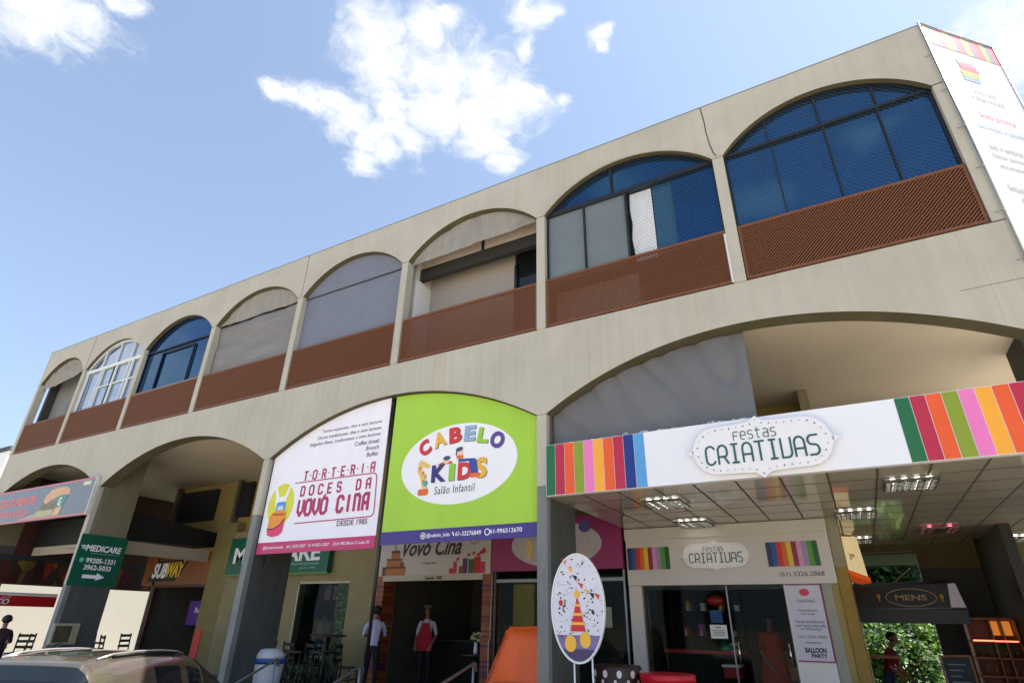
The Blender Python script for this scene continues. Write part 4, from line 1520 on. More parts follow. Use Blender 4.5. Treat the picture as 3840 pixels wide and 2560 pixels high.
def brick_mat():
    m = bpy.data.materials.new("multicolour_brick_tile")
    m.use_nodes = True
    nt = m.node_tree
    b = nt.nodes["Principled BSDF"]
    b.inputs["Roughness"].default_value = .5
    tc = nt.nodes.new("ShaderNodeTexCoord")
    sp = nt.nodes.new("ShaderNodeSeparateXYZ")
    nt.links.new(tc.outputs["Object"], sp.inputs[0])
    wn = nt.nodes.new("ShaderNodeTexWhiteNoise")
    wn.noise_dimensions = '1D'
    ml = nt.nodes.new("ShaderNodeMath"); ml.operation = 'MULTIPLY'; ml.inputs[1].default_value = 22
    fl = nt.nodes.new("ShaderNodeMath"); fl.operation = 'FLOOR'
    nt.links.new(sp.outputs[2], ml.inputs[0])
    nt.links.new(ml.outputs[0], fl.inputs[0])
    nt.links.new(fl.outputs[0], wn.inputs["W"])
    cr_ = nt.nodes.new("ShaderNodeValToRGB")
    el = cr_.color_ramp
    el.interpolation = 'CONSTANT'
    el.elements[0].color = (*lin((140, 74, 30)), 1)
    el.elements[1].position = .45
    el.elements[1].color = (*lin((118, 48, 26)), 1)
    for p, c in ((.6, (150, 96, 42)), (.75, (92, 32, 70)), (.86, (116, 26, 34)), (.94, (72, 50, 88))):
        e = el.elements.new(p)
        e.color = (*lin(c), 1)
    nt.links.new(wn.outputs[0], cr_.inputs[0])
    nt.links.new(cr_.outputs[0], b.inputs["Base Color"])
    return m


BRK = brick_mat()
MB().box(-6.10, -5.90, 3.50, 3.9, FLOOR_Z, 2.525).build("brick_pillar", BRK, vs)
MB().box(-3.17, -2.97, 3.50, 3.9, FLOOR_Z, 2.525).build("brick_pillar", BRK, vs)
# furniture inside the bakery
small("bakery_counter", "dark counter running across the inside of the bakery", "counter", MB().box(-5.9, -3.7, 5.6, 6.1, FLOOR_Z, 1.15, 0).box(-5.95, -3.65, 5.55, 6.15, 1.155, 1.19, 1), [INTD, mat("counter_stone", (90, 84, 76), .3)])
fv = thing("flower_vase", "white vase with pale flowers on a bakery table", "vase", (-3.72, 4.2, .98))
MB().lathe([(.045, 0), (.05, .08), (.035, .17), (.042, .22)], (-3.72, 4.2, .98)).build("vase", WHT, fv)
mb = MB()
for i in range(14):
    a = rg.uniform(0, 6.28)
    r = rg.uniform(.02, .12)
    mb.ball((-3.72 + r * math.cos(a), 4.2 + r * math.sin(a), 1.30 + rg.uniform(-.06, .09)), .035, .035, .03, 7, 5)
mb.build("flowers", mat("cream_flower", (214, 196, 150), .7, var=.2), fv)
mb = MB()
for i in range(6):
    mb.tube([(-3.72, 4.2, 1.18), (-3.72 + rg.uniform(-.08, .08), 4.2 + rg.uniform(-.08, .08), 1.30)], .005, 5)
mb.build("stems", mat("stem_green", (60, 90, 40), .7), fv)


def cafe_table(x, y, h, r, label, name="bistro_table", grp="tables under the arcade"):
    t = thing(name, label, "table", (x, y, FLOOR_Z), grp)
    MB().lathe([(r, h - .04), (r + .01, h - .02), (r, h)], (x, y, FLOOR_Z), 24).build("table_top", mat("dark_table_wood", (66, 48, 36), .4, var=.2), t)
    mb = MB().tube([(x, y, FLOOR_Z + .04), (x, y, FLOOR_Z + h - .045)], .035)
    mb.build("pedestal", BLKF, t)
    MB().lathe([(.24, 0), (.22, .02), (.04, .05)], (x, y, FLOOR_Z), 18).build("base", BLKF, t)
    return t


cafe_table(-7.05, 3.1, 1.08, .40, "tall round table standing before the mannequin window", "bar_table")
cafe_table(-8.35, 2.8, .73, .42, "low round dark table left of the tall table, before the mannequin window")
cafe_table(-3.72, 4.2, .78, .30, "small table with a flower vase just inside the bakery")
cafe_table(-15.0, 1.9, .72, .40, "dark table between the chairs at the left end of the arcade")


def chair_proto(x, y, label, grp, h_seat=.45, h_back=.9, stool=False):
    t = thing("bar_stool" if stool else "bistro_chair", label, "stool" if stool else "chair", (x, y, FLOOR_Z), grp)
    f = FLOOR_Z
    s = .19 if not stool else .16
    seat = MB().box(x - s - .02, x + s + .02, y - s - .02, y + s + .02, f + h_seat - .03, f + h_seat)
    seat.build("seat", mat("dark_chair_wood", (44, 32, 26), .45, var=.2), t, bevel=.01)
    for sx in (-1, 1):
        for sy in (-1, 1):
            top = f + (h_back if (sy > 0 and not stool) else h_seat - .03)
            MB().tube([(x + sx * (s + .03), y + sy * (s + .03), f), (x + sx * s, y + sy * s, f + h_seat - .03)] + ([(x + sx * s, y + sy * (s + .05), top)] if (sy > 0 and not stool) else []), .019, 6).build("leg", BLKF, t)
    if not stool:
        mb = MB()
        for z in (.56, .70, .84):
            mb.box(x - s - .02, x + s + .02, y + s + .02, y + s + .045, f + z - .035, f + z + .035)
        mb.build("backrest", mat("dark_chair_wood", (44, 32, 26)), t)
    mb = MB()
    for sx in (-1, 1):
        mb.tube([(x + sx * (s + .015), y - s, f + .2), (x + sx * (s + .015), y + s, f + .2)], .010, 6)
    mb.tube([(x - s, y - s - .015, f + .2), (x + s, y - s - .015, f + .2)], .010, 6)
    mb.build("stretcher", BLKF, t)
    return t


c0 = chair_proto(-8.9, 2.55, "dark wooden chair left of the low table before the mannequin window", "dark chairs under the arcade")
GF = FLOOR_Z
for x, y, rz, lab in ((-8.3, 2.15, .2, "dark wooden chair in front of the low table, nearest the kerb"), (-7.55, 3.35, 2.9, "dark wooden chair between the low table and the tall table"),
                      (-9.3, 3.2, -1.5, "dark wooden chair at the left edge of the display window"), (-6.6, 3.3, 1.9, "dark wooden chair behind the tall table by the brick pillar"),
                      (-16.5, 1.15, .9, "dark chair outlined against the white opening, left of the painted pier"), (-17.0, .75, -.3, "dark chair outlined against the white opening, by the seated person"),
                      (-7.85, 2.5, 2.4, "dark wooden chair right of the low table before the mannequin window"), (-8.4, 3.45, 3.1, "dark wooden chair behind the low table, close to the display window"),
                      (-15.6, 1.35, .5, "dark chair next to the seated person at the left end"), (-15.5, 2.6, 2.2, "dark chair behind the dark table at the left end"),
                      (-14.5, 2.4, 2.9, "dark chair right of the table, by the painted pier with the green sign"), (-16.2, .9, -.4, "dark chair in front of the seated person at the left end"),
                      (-16.4, 3.2, 2.6, "dark chair outlined against the white wall, right of the painted pier"), (-15.9, 3.75, 1.9, "dark chair outlined against the white wall, next to the sandwich shop door frame")):
    dup(c0, (x, y, GF), lab, rz)
s0 = chair_proto(-6.75, 2.75, "dark bar stool beside the tall round table", "bar stools", .75, stool=True)
dup(s0, (-7.35, 2.55, GF), "dark bar stool in front of the tall round table", .3)

# ================================================================== uniform shop: wall, sign and mannequin window
mw = thing("clothing_shopfront", "ochre uniform shop wall with a display window edged by leaf print strips", "shopfront", (-8.5, 3.9, .2))
XW0, XW1 = -12.3, -6.12
mb = MB().box(XW0, -9.25, 3.92, 4.19, FLOOR_Z, 3.9).box(-7.40, XW1, 3.92, 4.19, FLOOR_Z, 3.9).box(-9.249, -7.401, 3.92, 4.19, 2.48, 3.9).box(-9.249, -7.401, 3.92, 4.19, FLOOR_Z, .5)
mb.build("wall", mat("mustard_wall_paint", (146, 134, 98), .8, var=.12, scale=2.5, bump=.1), mw)


def leaf_mat():
    m = bpy.data.materials.new("green_leaf_print")
    m.use_nodes = True
    nt = m.node_tree
    b = nt.nodes["Principled BSDF"]
    b.inputs["Roughness"].default_value = .55
    tc = nt.nodes.new("ShaderNodeTexCoord")
    vo = nt.nodes.new("ShaderNodeTexVoronoi")
    vo.inputs["Scale"].default_value = 17
    nt.links.new(tc.outputs["Object"], vo.inputs["Vector"])
    sc = nt.nodes.new("ShaderNodeSeparateColor")
    nt.links.new(vo.outputs["Color"], sc.inputs[0])
    ad = nt.nodes.new("ShaderNodeMath")
    ad.operation = 'MULTIPLY_ADD'
    ad.inputs[1].default_value = -1.0
    nt.links.new(vo.outputs["Distance"], ad.inputs[0])
    nt.links.new(sc.outputs[0], ad.inputs[2])
    cr_ = nt.nodes.new("ShaderNodeValToRGB")
    el = cr_.color_ramp
    el.elements[0].color = (*lin((16, 30, 14)), 1)
    el.elements[1].color = (*lin((104, 150, 60)), 1)
    e = el.elements.new(.35)
    e.color = (*lin((44, 92, 30)), 1)
    nt.links.new(ad.outputs[0], cr_.inputs[0])
    nt.links.new(cr_.outputs[0], b.inputs["Base Color"])
    return m


LEAFP = leaf_mat()
MB().box(-7.80, -7.41, 3.935, 3.94, .5, 2.47).build("leaf_strip", LEAFP, mw)
MB().box(-9.24, -7.41, 3.905, 3.918, .21, .62).build("leaf_strip", LEAFP, mw)
MB().box(-9.24, -7.81, 3.95, 3.96, .5, 2.47).build("window_glass", CLEARG, mw)
mb = MB()
mb.box(-9.245, -9.20, 3.93, 3.99, .5, 2.47)
mb.box(-9.245, -7.40, 3.93, 3.99, 2.43, 2.479)
mb.build("window_frame", mat("cream_frame", (190, 184, 150), .5), mw)
MB().box(-9.2, -7.5, 5.1, 5.2, .3, 2.6).build("window_backdrop", mat("display_backdrop", (22, 26, 27), .8, var=.4, scale=3), mw)
MB().box(-9.2, -7.5, 4.2, 5.1, .5, .62).build("window_floor", INTD, mw)
ms = thing("uniform_shop_sign", "dark green uniform shop sign board partly hidden by the white banner", "sign", (-10.1, 3.9, 2.7))
MEDG = mat("bottle_green_board", (0, 92, 66), .4, var=.06)
MB().box(-12.15, -8.08, 3.74, 3.90, 2.68, 3.68, 0).build("board", MEDG, ms)
MB().box(-12.17, -8.06, 3.735, 3.7395, 2.655, 2.69).build("edge_trim", mat("leaf_green_trim", (80, 150, 60), .5), ms)
text(ms, "MEDICARE", WHT, (-10.15, 3.735, 3.20), 3.5, .44, bold=.03)
text(ms, "UNIFORMES PROFISSIONAIS", mat("mint_lettering", (150, 205, 190), .5), (-9.35, 3.735, 2.91), 1.9, .06)
text(ms, "desde 1992", mat("mint_lettering", (150, 205, 190), .5), (-8.8, 3.735, 2.81), .6, .05)


def mannequin(x, y, z, m_top, label):
    t = thing("mannequin", label, "mannequin", (x, y, z), "torso mannequins in the display window")
    MB().lathe([(.15, .0), (.16, .1), (.14, .28), (.17, .48), (.18, .58), (.12, .66), (.05, .70)], (x, y, z + .25), 18).build("tunic", m_top, t)
    mb = MB()
    for s in (-1, 1):
        mb.tube([(x + s * .16, y, z + .86), (x + s * .23, y - .02, z + .72), (x + s * .25, y - .05, z + .55)], [.06, .065, .05], 8)
    mb.build("sleeve", m_top, t)
    MB().lathe([(.05, 0), (.045, .06), (.05, .08)], (x, y, z + .94), 12).build("neck", mat("green_neck_cap", (40, 130, 110), .5), t)
    mb = MB().tube([(x, y, z), (x, y, z + .26)], .02).lathe([(.16, 0), (.15, .02), (.02, .03)], (x, y, z), 16)
    mb.build("stand", METAL, t)


mannequin(-8.62, 4.45, .65, mat("slate_blue_scrub_cloth", (34, 66, 92), .8, var=.15), "mannequin torso in a slate blue tunic, left one in the display window")
mannequin(-8.15, 4.6, .65, mat("navy_scrub_cloth", (22, 38, 66), .8, var=.15), "mannequin torso in a navy tunic, right one in the display window")
small("folded_uniforms", "teal folded uniforms at the foot of the mannequins", "clothes", MB().box(-8.9, -8.55, 4.25, 4.5, .622, .78).box(-8.40, -8.02, 4.25, 4.5, .622, .76), mat("teal_cloth", (20, 120, 100), .8))
# hanging garments over the mannequins
mb = MB()
for i, c in enumerate(((-8.5, .1), (-8.2, .12))):
    mb.box(c[0] - .1, c[0] + .1, 4.3, 4.33, 2.05, 2.4)
small("hanging_photo", "pale printed photo hanging at the top of the display window", "poster", mb, mat("pale_photo_print", (110, 70, 60), .6, var=.5, scale=12))

# ================================================================== green pillar sign
gs = thing("pillar_sign", "green clinic uniform sign with white arrow on the side of the pier", "sign", (-12.7, .55, 2.8))
XS = PX[2] + WP / 2
UY = (0, 1, 0)
GY0, GY1, GZ0, GZ1 = -.03, 1.10, 2.225, 3.40
MB().box(XS + .001, XS + .02, GY0, GY1, GZ0, GZ1).build("panel", mat("green_sign_panel", (0, 86, 62), .4, var=.05), gs)
XT = XS + .024
text(gs, "MEDICARE", WHT, (XT, .57, 3.085), .84, .15, UY, UZ, shear=.1, bold=.03)
mb = MB()
for k in range(3):
    mb.bar((XT, .02 + .02 * k, 3.13 - .035 * k), (XT, .17, 3.13 - .035 * k), .018, .004, (1, 0, 0))
mb.build("wing_logo", WHT, gs)
text(gs, "uniformes profissionais", mat("mint_lettering", (150, 205, 190), .5), (XT, .64, 2.965), .68, .04, UY, UZ)
text(gs, "99205-1331", WHT, (XT, .58, 2.80), .70, .12, UY, UZ, bold=.025)
text(gs, "3962-5033", WHT, (XT, .55, 2.64), .64, .12, UY, UZ, bold=.025)
MB().prism(ellipse(.13, 2.80, .05, .055, 14), (XT, 0, 0), UY, UZ, .003).build("phone_icon", mat("mint_icon", (110, 200, 160), .5), gs)
MB().prism([(.26, 2.395), (.58, 2.395), (.58, 2.35), (.78, 2.43), (.58, 2.53), (.58, 2.475), (.26, 2.475)], (XT, 0, 0), UY, UZ, .003).build("arrow", WHT, gs)
# meter box on the same pier
mt = thing("meter_box", "cream framed meter box on the grey foot of the pier below the green sign", "meter box", (-12.7, .28, 1.15))
MB().box(XS + .001, XS + .05, .0, .56, .96, 1.40).build("frame", mat("cream_box_frame", (170, 164, 140), .6), mt)
MB().box(XS + .051, XS + .056, .05, .40, 1.0, 1.35).build("door_glass", mat("olive_box_glass", (84, 78, 58), .2, var=.4), mt)
MB().box(XS + .051, XS + .058, .42, .52, 1.0, 1.35).build("side_panel", mat("straw_panel", (168, 156, 110), .6), mt)

# ================================================================== sandwich board sign on the left arch
ls = thing("burger_sign", "grey restaurant sign box with pink words and a burger picture", "sign", (-15.5, -.08, 3.85))
LSX0, LSX1 = -19.6, -12.80
MB().box(LSX0, LSX1, -.10, -.012, 3.85, 4.80).build("panel", mat("grey_glossy_print", (120, 122, 124), .18, var=.06, scale=1.0), ls)
PKR = mat("pink_red_border", (205, 120, 124), .4, var=.05)
MB().box(LSX0, LSX1, -.105, -.1005, 3.85, 3.895).box(LSX0, LSX1, -.105, -.1005, 4.755, 4.80).build("border", PKR, ls)
MB().box(LSX1 + .001, LSX1 + .035, -.105, -.01, 3.85, 4.80).build("end_cap", mat("pale_metal_edge", (214, 210, 204), .35), ls)
PKW = mat("pink_sign_lettering", (222, 120, 124), .5, var=.05)
text(ls, "BURGER SUPERIOR", PKW, (-15.62, -.104, 4.44), 2.9, .24, bold=.04, align='R')
text(ls, "DA NOSSA ROÇA", PKW, (-15.85, -.104, 4.09), 2.4, .24, bold=.04, align='R')
BUN = mat("bun_print", (216, 172, 130), .5, var=.15, scale=8)
bun = [(-15.2, 4.33), (-15.15, 4.50), (-14.95, 4.62), (-14.6, 4.68), (-14.15, 4.66), (-13.95, 4.58), (-13.92, 4.44), (-14.3, 4.46), (-14.8, 4.36), (-15.0, 4.26)]
MB().prism(bun[::-1], (0, -.104, 0), UX, UZ, .003).build("bun_print", BUN, ls)
MB().prism([(-15.35, 4.10), (-15.15, 4.32), (-14.95, 4.25), (-14.5, 4.33), (-14.5, 4.08)], (0, -.1035, 0), UX, UZ, .002).build("filling_print", mat("burger_filling_print", (128, 118, 92), .5, var=.5, scale=16), ls)
MB().prism([(-15.55, 3.96), (-15.35, 4.10), (-14.5, 4.09), (-14.5, 3.96)], (0, -.104, 0), UX, UZ, .002).build("lettuce_print", mat("lettuce_print", (182, 184, 140), .5, var=.2, scale=16), ls)
MB().prism([(-14.42, 4.44), (-13.96, 4.44), (-14.12, 3.98), (-14.46, 3.98)], (0, -.107, 0), UX, UZ, .002).build("wrapper_print", mat("green_wrapper_print", (92, 146, 124), .5, var=.1), ls)
MB().prism([(-14.42, 4.10), (-14.08, 4.16), (-14.12, 3.93), (-14.46, 3.93)], (0, -.109, 0), UX, UZ, .0015).build("wrapper_base_print", mat("peach_print", (222, 178, 140), .5), ls)
text(ls, "G", WHT, (-14.28, -.110, 4.28), .14, .22, bold=.03)
MB().box(-13.35, -12.98, -.104, -.1005, 4.62, 4.72).build("corner_label_print", mat("cream_print", (214, 206, 170), .5), ls)
MB().prism([(-16.4, 3.90), (-15.6, 4.02), (-14.4, 3.95), (-13.9, 3.90)], (0, -.1025, 0), UX, UZ, .0015).build("board_print", mat("sand_print", (190, 160, 140), .5, var=.1), ls)

# dark awning of the left restaurant
aw = thing("dark_awning", "dark blue black awning box over the restaurant tables at the left end", "awning", (-17, 2.8, 3.4))
AWM = mat("midnight_awning_cloth", (15, 16, 20), .6, var=.2, scale=2)
mb = MB().hexa([(-18.6, 1.4, 3.46), (-13.45, 1.4, 3.44), (-13.45, 4.18, 3.55), (-18.6, 4.18, 3.55), (-18.6, 1.4, 4.2), (-13.45, 1.4, 4.2), (-13.45, 4.18, 3.95), (-18.6, 4.18, 3.95)])
mb.build("cloth_box", AWM, aw, bevel=.02)
mb = MB().box(-18.5, -13.5, 1.42, 1.46, 3.20, 3.44)
mb.box(-13.52, -13.48, 1.47, 4.1, 3.10, 3.43)
mb.build("valance", mat("cream_valance", (178, 166, 148), .7, var=.12), aw)
text(aw, "restaurante grill", mat("faded_lettering", (130, 116, 104), .6), (-15.6, 1.415, 3.33), 1.6, .09)
# end wall of the arcade on the left: mural, red sign, open below
lw = thing("end_mural_wall", "dark mural board with red and ochre shapes across the left end of the arcade", "wall", (-18.7, 3, 2.3))
mb = MB().box(-18.86, -18.72, .35, 5.9, 2.38, 5.55)
mb.build("board", mat("mural_board_paint", (70, 34, 26), .6, var=.2), lw)


def mural_mat():
    m = bpy.data.materials.new("mural_print")
    m.use_nodes = True
    nt = m.node_tree
    b = nt.nodes["Principled BSDF"]
    b.inputs["Roughness"].default_value = .5
    tc = nt.nodes.new("ShaderNodeTexCoord")
    vo = nt.nodes.new("ShaderNodeTexVoronoi")
    vo.inputs["Scale"].default_value = 2.6
    mp = nt.nodes.new("ShaderNodeMapping")
    mp.inputs["Scale"].default_value = (1, 1.6, .7)
    nt.links.new(tc.outputs["Object"], mp.inputs[0])
    nt.links.new(mp.outputs[0], vo.inputs["Vector"])
    cr_ = nt.nodes.new("ShaderNodeValToRGB")
    el = cr_.color_ramp
    el.elements[0].color = (*lin((84, 20, 16)), 1)
    el.elements[1].color = (*lin((40, 40, 26)), 1)
    for p, c in ((.3, (36, 18, 16)), (.5, (130, 36, 22)), (.65, (128, 100, 40)), (.8, (60, 30, 24))):
        e = el.elements.new(p)
        e.color = (*lin(c), 1)
    sx_ = nt.nodes.new("ShaderNodeSeparateColor")
    nt.links.new(vo.outputs["Color"], sx_.inputs[0])
    nt.links.new(sx_.outputs[0], cr_.inputs[0])
    nt.links.new(cr_.outputs[0], b.inputs["Base Color"])
    return m


MB().box(-18.719, -18.70, .45, 5.7, 2.42, 3.06).build("mural", mural_mat(), lw)
MB().box(-18.719, -18.69, .5, 5.6, 3.09, 3.2).build("top_trim", mat("blue_grey_trim", (40, 46, 58), .6), lw)
rb = thing("red_kiosk_sign", "red sign band with white letters CO at the far left edge", "sign", (-18.6, 1.5, 1.9))
MB().box(-18.66, -18.60, -.6, 2.58, 1.78, 2.08).build("band", mat("signal_red_band", (190, 20, 28), .4, var=.05), rb)
MB().box(-18.66, -18.60, -.6, 2.58, 2.085, 2.16).build("white_edge", WHITEPANEL, rb)
text(rb, "CO", WHT, (-18.596, 1.16, 1.90), .34, .15, UY, UZ, shear=.2, bold=.03)
text(rb, "grill", WHT, (-18.596, 1.22, 2.02), .22, .05, UY, UZ)
# sunlit white wall beyond
ow = thing("white_side_building", "sunlit white low building beyond the left end of the arcade", "building", (-30, 8, 0))
MB().box(-34, -28.2, -2, 26, ROAD_Z + .005, 3.4).build("wall", mat("sunlit_white_render", (136, 132, 123), .8, var=.05), ow)
MB().box(-28.19, -28.15, 8.0, 8.8, 1.4, 2.3).build("window", mat("louvre_grey", (110, 116, 110), .6), ow)

# white block far away on the left with a dark roof rim
fb = thing("distant_white_block", "white block with a dark roof rim far beyond the left end of the building", "building", (-102, 33, 0))
MB().box(-112, -93.4, 25, 40, ROAD_Z + .01, 21.4).build("wall", mat("white_tower_render", (235, 235, 234), .8, var=.05), fb)
MB().box(-112.2, -93.0, 24.8, 40.2, 21.4, 22.0).build("roof_rim", mat("slate_rim", (60, 68, 78), .7), fb)
MB().box(-96.2, -95.5, 24.93, 24.995, 19.6, 20.6).build("window", BLKF, fb)

# ================================================================== sandwich shop front
ss = thing("sandwich_shopfront", "sandwich shop front with an orange brown sign board below the dark awning", "shopfront", (-14.8, 4.1, .2))
MB().box(-16.65, -13.25, 4.0, 4.19, 2.48, 3.40).build("sign_board", mat("burnt_orange_board", (132, 74, 32), .5, var=.1), ss)
mb = MB()
YL = 3.99
mb.prism([(-16.35, 2.58), (-14.9, 2.58), (-14.28, 3.28), (-14.62, 3.22), (-16.0, 3.20)], (0, YL + .004, 0), UX, UZ, .003)
mb.build("logo_shadow", mat("dark_green_shadow", (22, 26, 16), .5), ss)
text(ss, "SUB", WHT, (-15.78, YL - .003, 2.90), .78, .46, shear=.25, bold=.05)
text(ss, "WAY", mat("sandwich_yellow", (240, 196, 30), .5, var=.04), (-14.98, YL - .003, 2.92), .86, .46, shear=.25, bold=.05)
MB().prism([(-14.68, 3.05), (-14.50, 3.16), (-14.62, 3.19)], (0, YL - .003, 0), UX, UZ, .002).build("logo_arrow", mat("sandwich_yellow", (240, 196, 30)), ss)
mb = MB().box(-15.9, -15.84, 4.0, 4.1, FLOOR_Z, 2.475).box(-13.32, -13.26, 4.0, 4.1, FLOOR_Z, 2.475).box(-15.83, -13.33, 4.0, 4.1, 2.40, 2.475)
mb.build("door_frame", mat("brown_door_frame", (70, 40, 24), .5), ss)
PILY = mat("drab_yellow_paint", (130, 116, 72), .8, var=.15)
MB().box(-12.75, -12.30, 3.93, 4.19, FLOOR_Z, 4.2).build("pilaster", PILY, ss)
MB().box(-13.25, -12.75, 3.96, 4.19, FLOOR_Z, 4.2).build("pilaster", PILY, ss)
mb = MB().box(-15.8, -13.4, 5.9, 6.4, FLOOR_Z, 1.3, 0).box(-15.8, -13.4, 7.4, 7.5, FLOOR_Z, 3.1, 1)
mb.build("interior", [INT, mat("grey_menu_wall", (128, 122, 116), .7)], ss)
pp_ = thing("purple_poster", "purple soft drink poster inside the sandwich shop", "poster", (-14.6, 5.0, 1.7))
MB().box(-15.35, -14.0, 5.0, 5.02, 1.35, 2.05).build("sheet", mat("purple_poster_print", (110, 60, 150), .5, var=.2), pp_)
text(pp_, "Refri", WHT, (-14.75, 4.996, 1.78), .5, .16, bold=.02)
text(pp_, "grátis", mat("sandwich_yellow", (240, 196, 30)), (-14.35, 4.996, 1.60), .5, .16, bold=.02)
small("promo_flag", "red and orange promotional flag standing by the sandwich shop door", "flag", MB().box(-11.80, -11.55, 3.0, 3.03, .35, 1.30).tube([(-11.82, 3.01, FLOOR_Z), (-11.82, 3.01, 1.36)], .012), mat("red_flag_print", (200, 60, 50), .6, var=.45, scale=8))
# air conditioner units on the wall above
for x0, x1, z0, z1, lab in ((-15.85, -13.95, 4.4, 5.38, "large dark louvred grille high on the ochre wall above the awning"), (-12.75, -12.2, 4.4, 5.46, "narrow dark grille high on the ochre wall next to the concrete pier")):
    g = thing("wall_grille", lab, "grille", ((x0 + x1) / 2, 4.1, z0))
    MB().box(x0, x1, 4.08, 4.199, z0, z1).build("case", mat("charcoal_grille", (32, 34, 36), .6), g)
    mb = MB()
    z = z0 + .05
    while z < z1 - .05:
        mb.box(x0 + .03, x1 - .03, 4.06, 4.079, z, z + .03)
        z += .07
    mb.build("slat", BLKF, g)

# ================================================================== right passage
sb = thing("cream_sign_box", "cream sign box with red letters and orange edge hanging in the passage", "sign", (3.85, 5.5, 2.6))
mb = MB().hexa([(3.73, 5.0, 2.58), (4.02, 5.6, 2.48), (3.9, 6.4, 2.5), (3.73, 6.4, 2.55), (3.73, 5.0, 3.15), (3.98, 5.6, 3.20), (3.9, 6.4, 3.2), (3.73, 6.4, 3.15)])
mb.build("box", mat("cream_sign_face", (206, 186, 140), .5, emit=.25), sb)
mb = MB().hexa([(3.725, 4.99, 2.50), (4.05, 5.59, 2.38), (3.9, 6.42, 2.4), (3.73, 6.42, 2.45), (3.725, 4.99, 2.575), (4.05, 5.59, 2.475), (3.9, 6.42, 2.495), (3.73, 6.42, 2.545)])
mb.build("edge", mat("orange_sign_edge", (214, 84, 30), .5, emit=.15), sb)
dv = Vector((.27, .6, 0)).normalized()
text(sb, "sos", mat("rust_lettering", (170, 60, 30), .5), (3.835, 5.245, 2.80), .22, .13, tuple(dv), UZ, bold=.02)
me_ = thing("bar_awning", "navy black bar awning with gilt oval emblem across the passage", "awning", (4.5, 6.3, 1.9))
NAVA = mat("navy_black_awning", (9, 9, 14), .45, var=.2)
mb = MB().hexa([(3.73, 6.15, 1.96), (5.44, 6.15, 1.98), (5.44, 7.0, 1.98), (3.73, 7.0, 1.96), (3.73, 6.2, 2.34), (5.38, 6.2, 2.40), (5.38, 7.0, 2.5), (3.73, 7.0, 2.45)])
mb.build("cloth_box", NAVA, me_)
MB().box(3.73, 5.45, 6.16, 6.19, 1.72, 1.955).build("valance", NAVA, me_)
MB().tube([(3.73, 6.14, 1.96), (5.46, 6.14, 1.98)], .008).build("piping", mat("grey_piping", (120, 118, 122), .5), me_)
mb = MB().hexa([(5.22, 6.135, 1.99), (5.44, 6.135, 1.99), (5.44, 6.146, 1.99), (5.22, 6.146, 1.99), (5.27, 6.185, 2.39), (5.385, 6.185, 2.395), (5.385, 6.196, 2.395), (5.27, 6.196, 2.39)])
mb.build("end_light_patch", mat("lilac_white_light_tone", (205, 200, 215), .6), me_)  # daylight on the awning end, put into a pale patch
GOLD = mat("gilt_lettering", (150, 130, 90), .5, var=.1)
mb = MB()
ring = ellipse(4.64, 2.155, .40, .15, 40)
for p, q in zip(ring, ring[1:] + ring[:1]):
    mb.bar((p[0], 6.13 + (p[1] - 1.96) * .13, p[1]), (q[0], 6.13 + (q[1] - 1.96) * .13, q[1]), .014, .006)
mb.build("oval_emblem", GOLD, me_)
text(me_, "MENS", GOLD, (4.64, 6.150, 2.155), .5, .10, bold=.02)
mb = MB()
for x in (4.12, 5.12):
    mb.lathe([(.02, 0), (.012, .04), (.035, .09), (.028, .13)], (x, 6.145, 2.08), 10)
mb.build("goblet_emblem", mat("dull_gold", (170, 130, 50), .4), me_)

# warm shelves on the right with their lit strip
wsf = thing("warm_shelf", "amber lit wine shelf with red glowing strip in the passage", "shelf", (5.75, 6.5, .2))
WOODW = mat("amber_shelf_wood", (150, 84, 36), .5, var=.3)
mb = MB()
for z in (.55, .90, 1.18, 1.44, 1.80):
    mb.box(5.38, 6.10, 6.35, 6.65, z, z + .022)
for x in (5.38, 5.72, 5.88, 6.08):
    mb.box(x, x + .02, 6.35, 6.65, .3, 1.82)
mb.build("frame", WOODW, wsf)
MB().box(5.37, 6.11, 6.66, 6.68, .2, 1.85).build("back_panel", mat("amber_back_panel", (120, 60, 24), .6, var=.3), wsf)
mb = MB().box(5.42, 5.72, 6.335, 6.349, 1.455, 1.475).box(5.72, 6.06, 6.335, 6.349, 1.45, 1.47)
mb.build("light_strip", mat("coral_lit_strip", (255, 120, 90), .5, var=0, emit=1.2), wsf)
MB().box(5.74, 6.06, 6.64, 6.655, 1.55, 1.78).build("lit_panel", mat("amber_lit_panel", (190, 110, 40), .5, var=.2, emit=.35), wsf)
for i in range(9):
    x = 5.44 + .07 * i
    z = .922 if i % 2 else 1.202
    mb = MB().lathe([(.022, 0), (.022, .1), (.008, .14), (.008, .19)], (x, 6.45, z), 10)
    o = mb.build("wine_bottle", mat("amber_bottle" if i % 2 else "olive_bottle", (120, 70, 20) if i % 2 else (50, 60, 24), .15))
    tag(o, "amber bottle on the lower lit shelf in the passage" if i % 2 else "olive bottle on the upper lit shelf in the passage", "bottle", "amber bottles on the lit shelf" if i % 2 else "olive bottles on the lit shelf")
cb = thing("chalkboard", "wood framed chalkboard standing in the passage in front of the shelf", "chalkboard", (5.05, 6.1, .2))
mb = MB()
mb.bar((4.84, 6.1, .2), (4.84, 6.16, 1.20), .03, .03)
mb.bar((5.28, 6.1, .2), (5.28, 6.16, 1.22), .03, .03)
mb.bar((4.84, 6.16, 1.20), (5.28, 6.16, 1.22), .03, .03)
mb.build("frame", WOODW, cb)
MB().hexa([(4.86, 6.10, .3), (5.26, 6.10, .3), (5.26, 6.115, .3), (4.86, 6.115, .3), (4.86, 6.16, 1.18), (5.26, 6.16, 1.20), (5.26, 6.175, 1.20), (4.86, 6.175, 1.18)]).build("slate", mat("slate_board", (44, 52, 62), .7, var=.25), cb)
mb = MB()
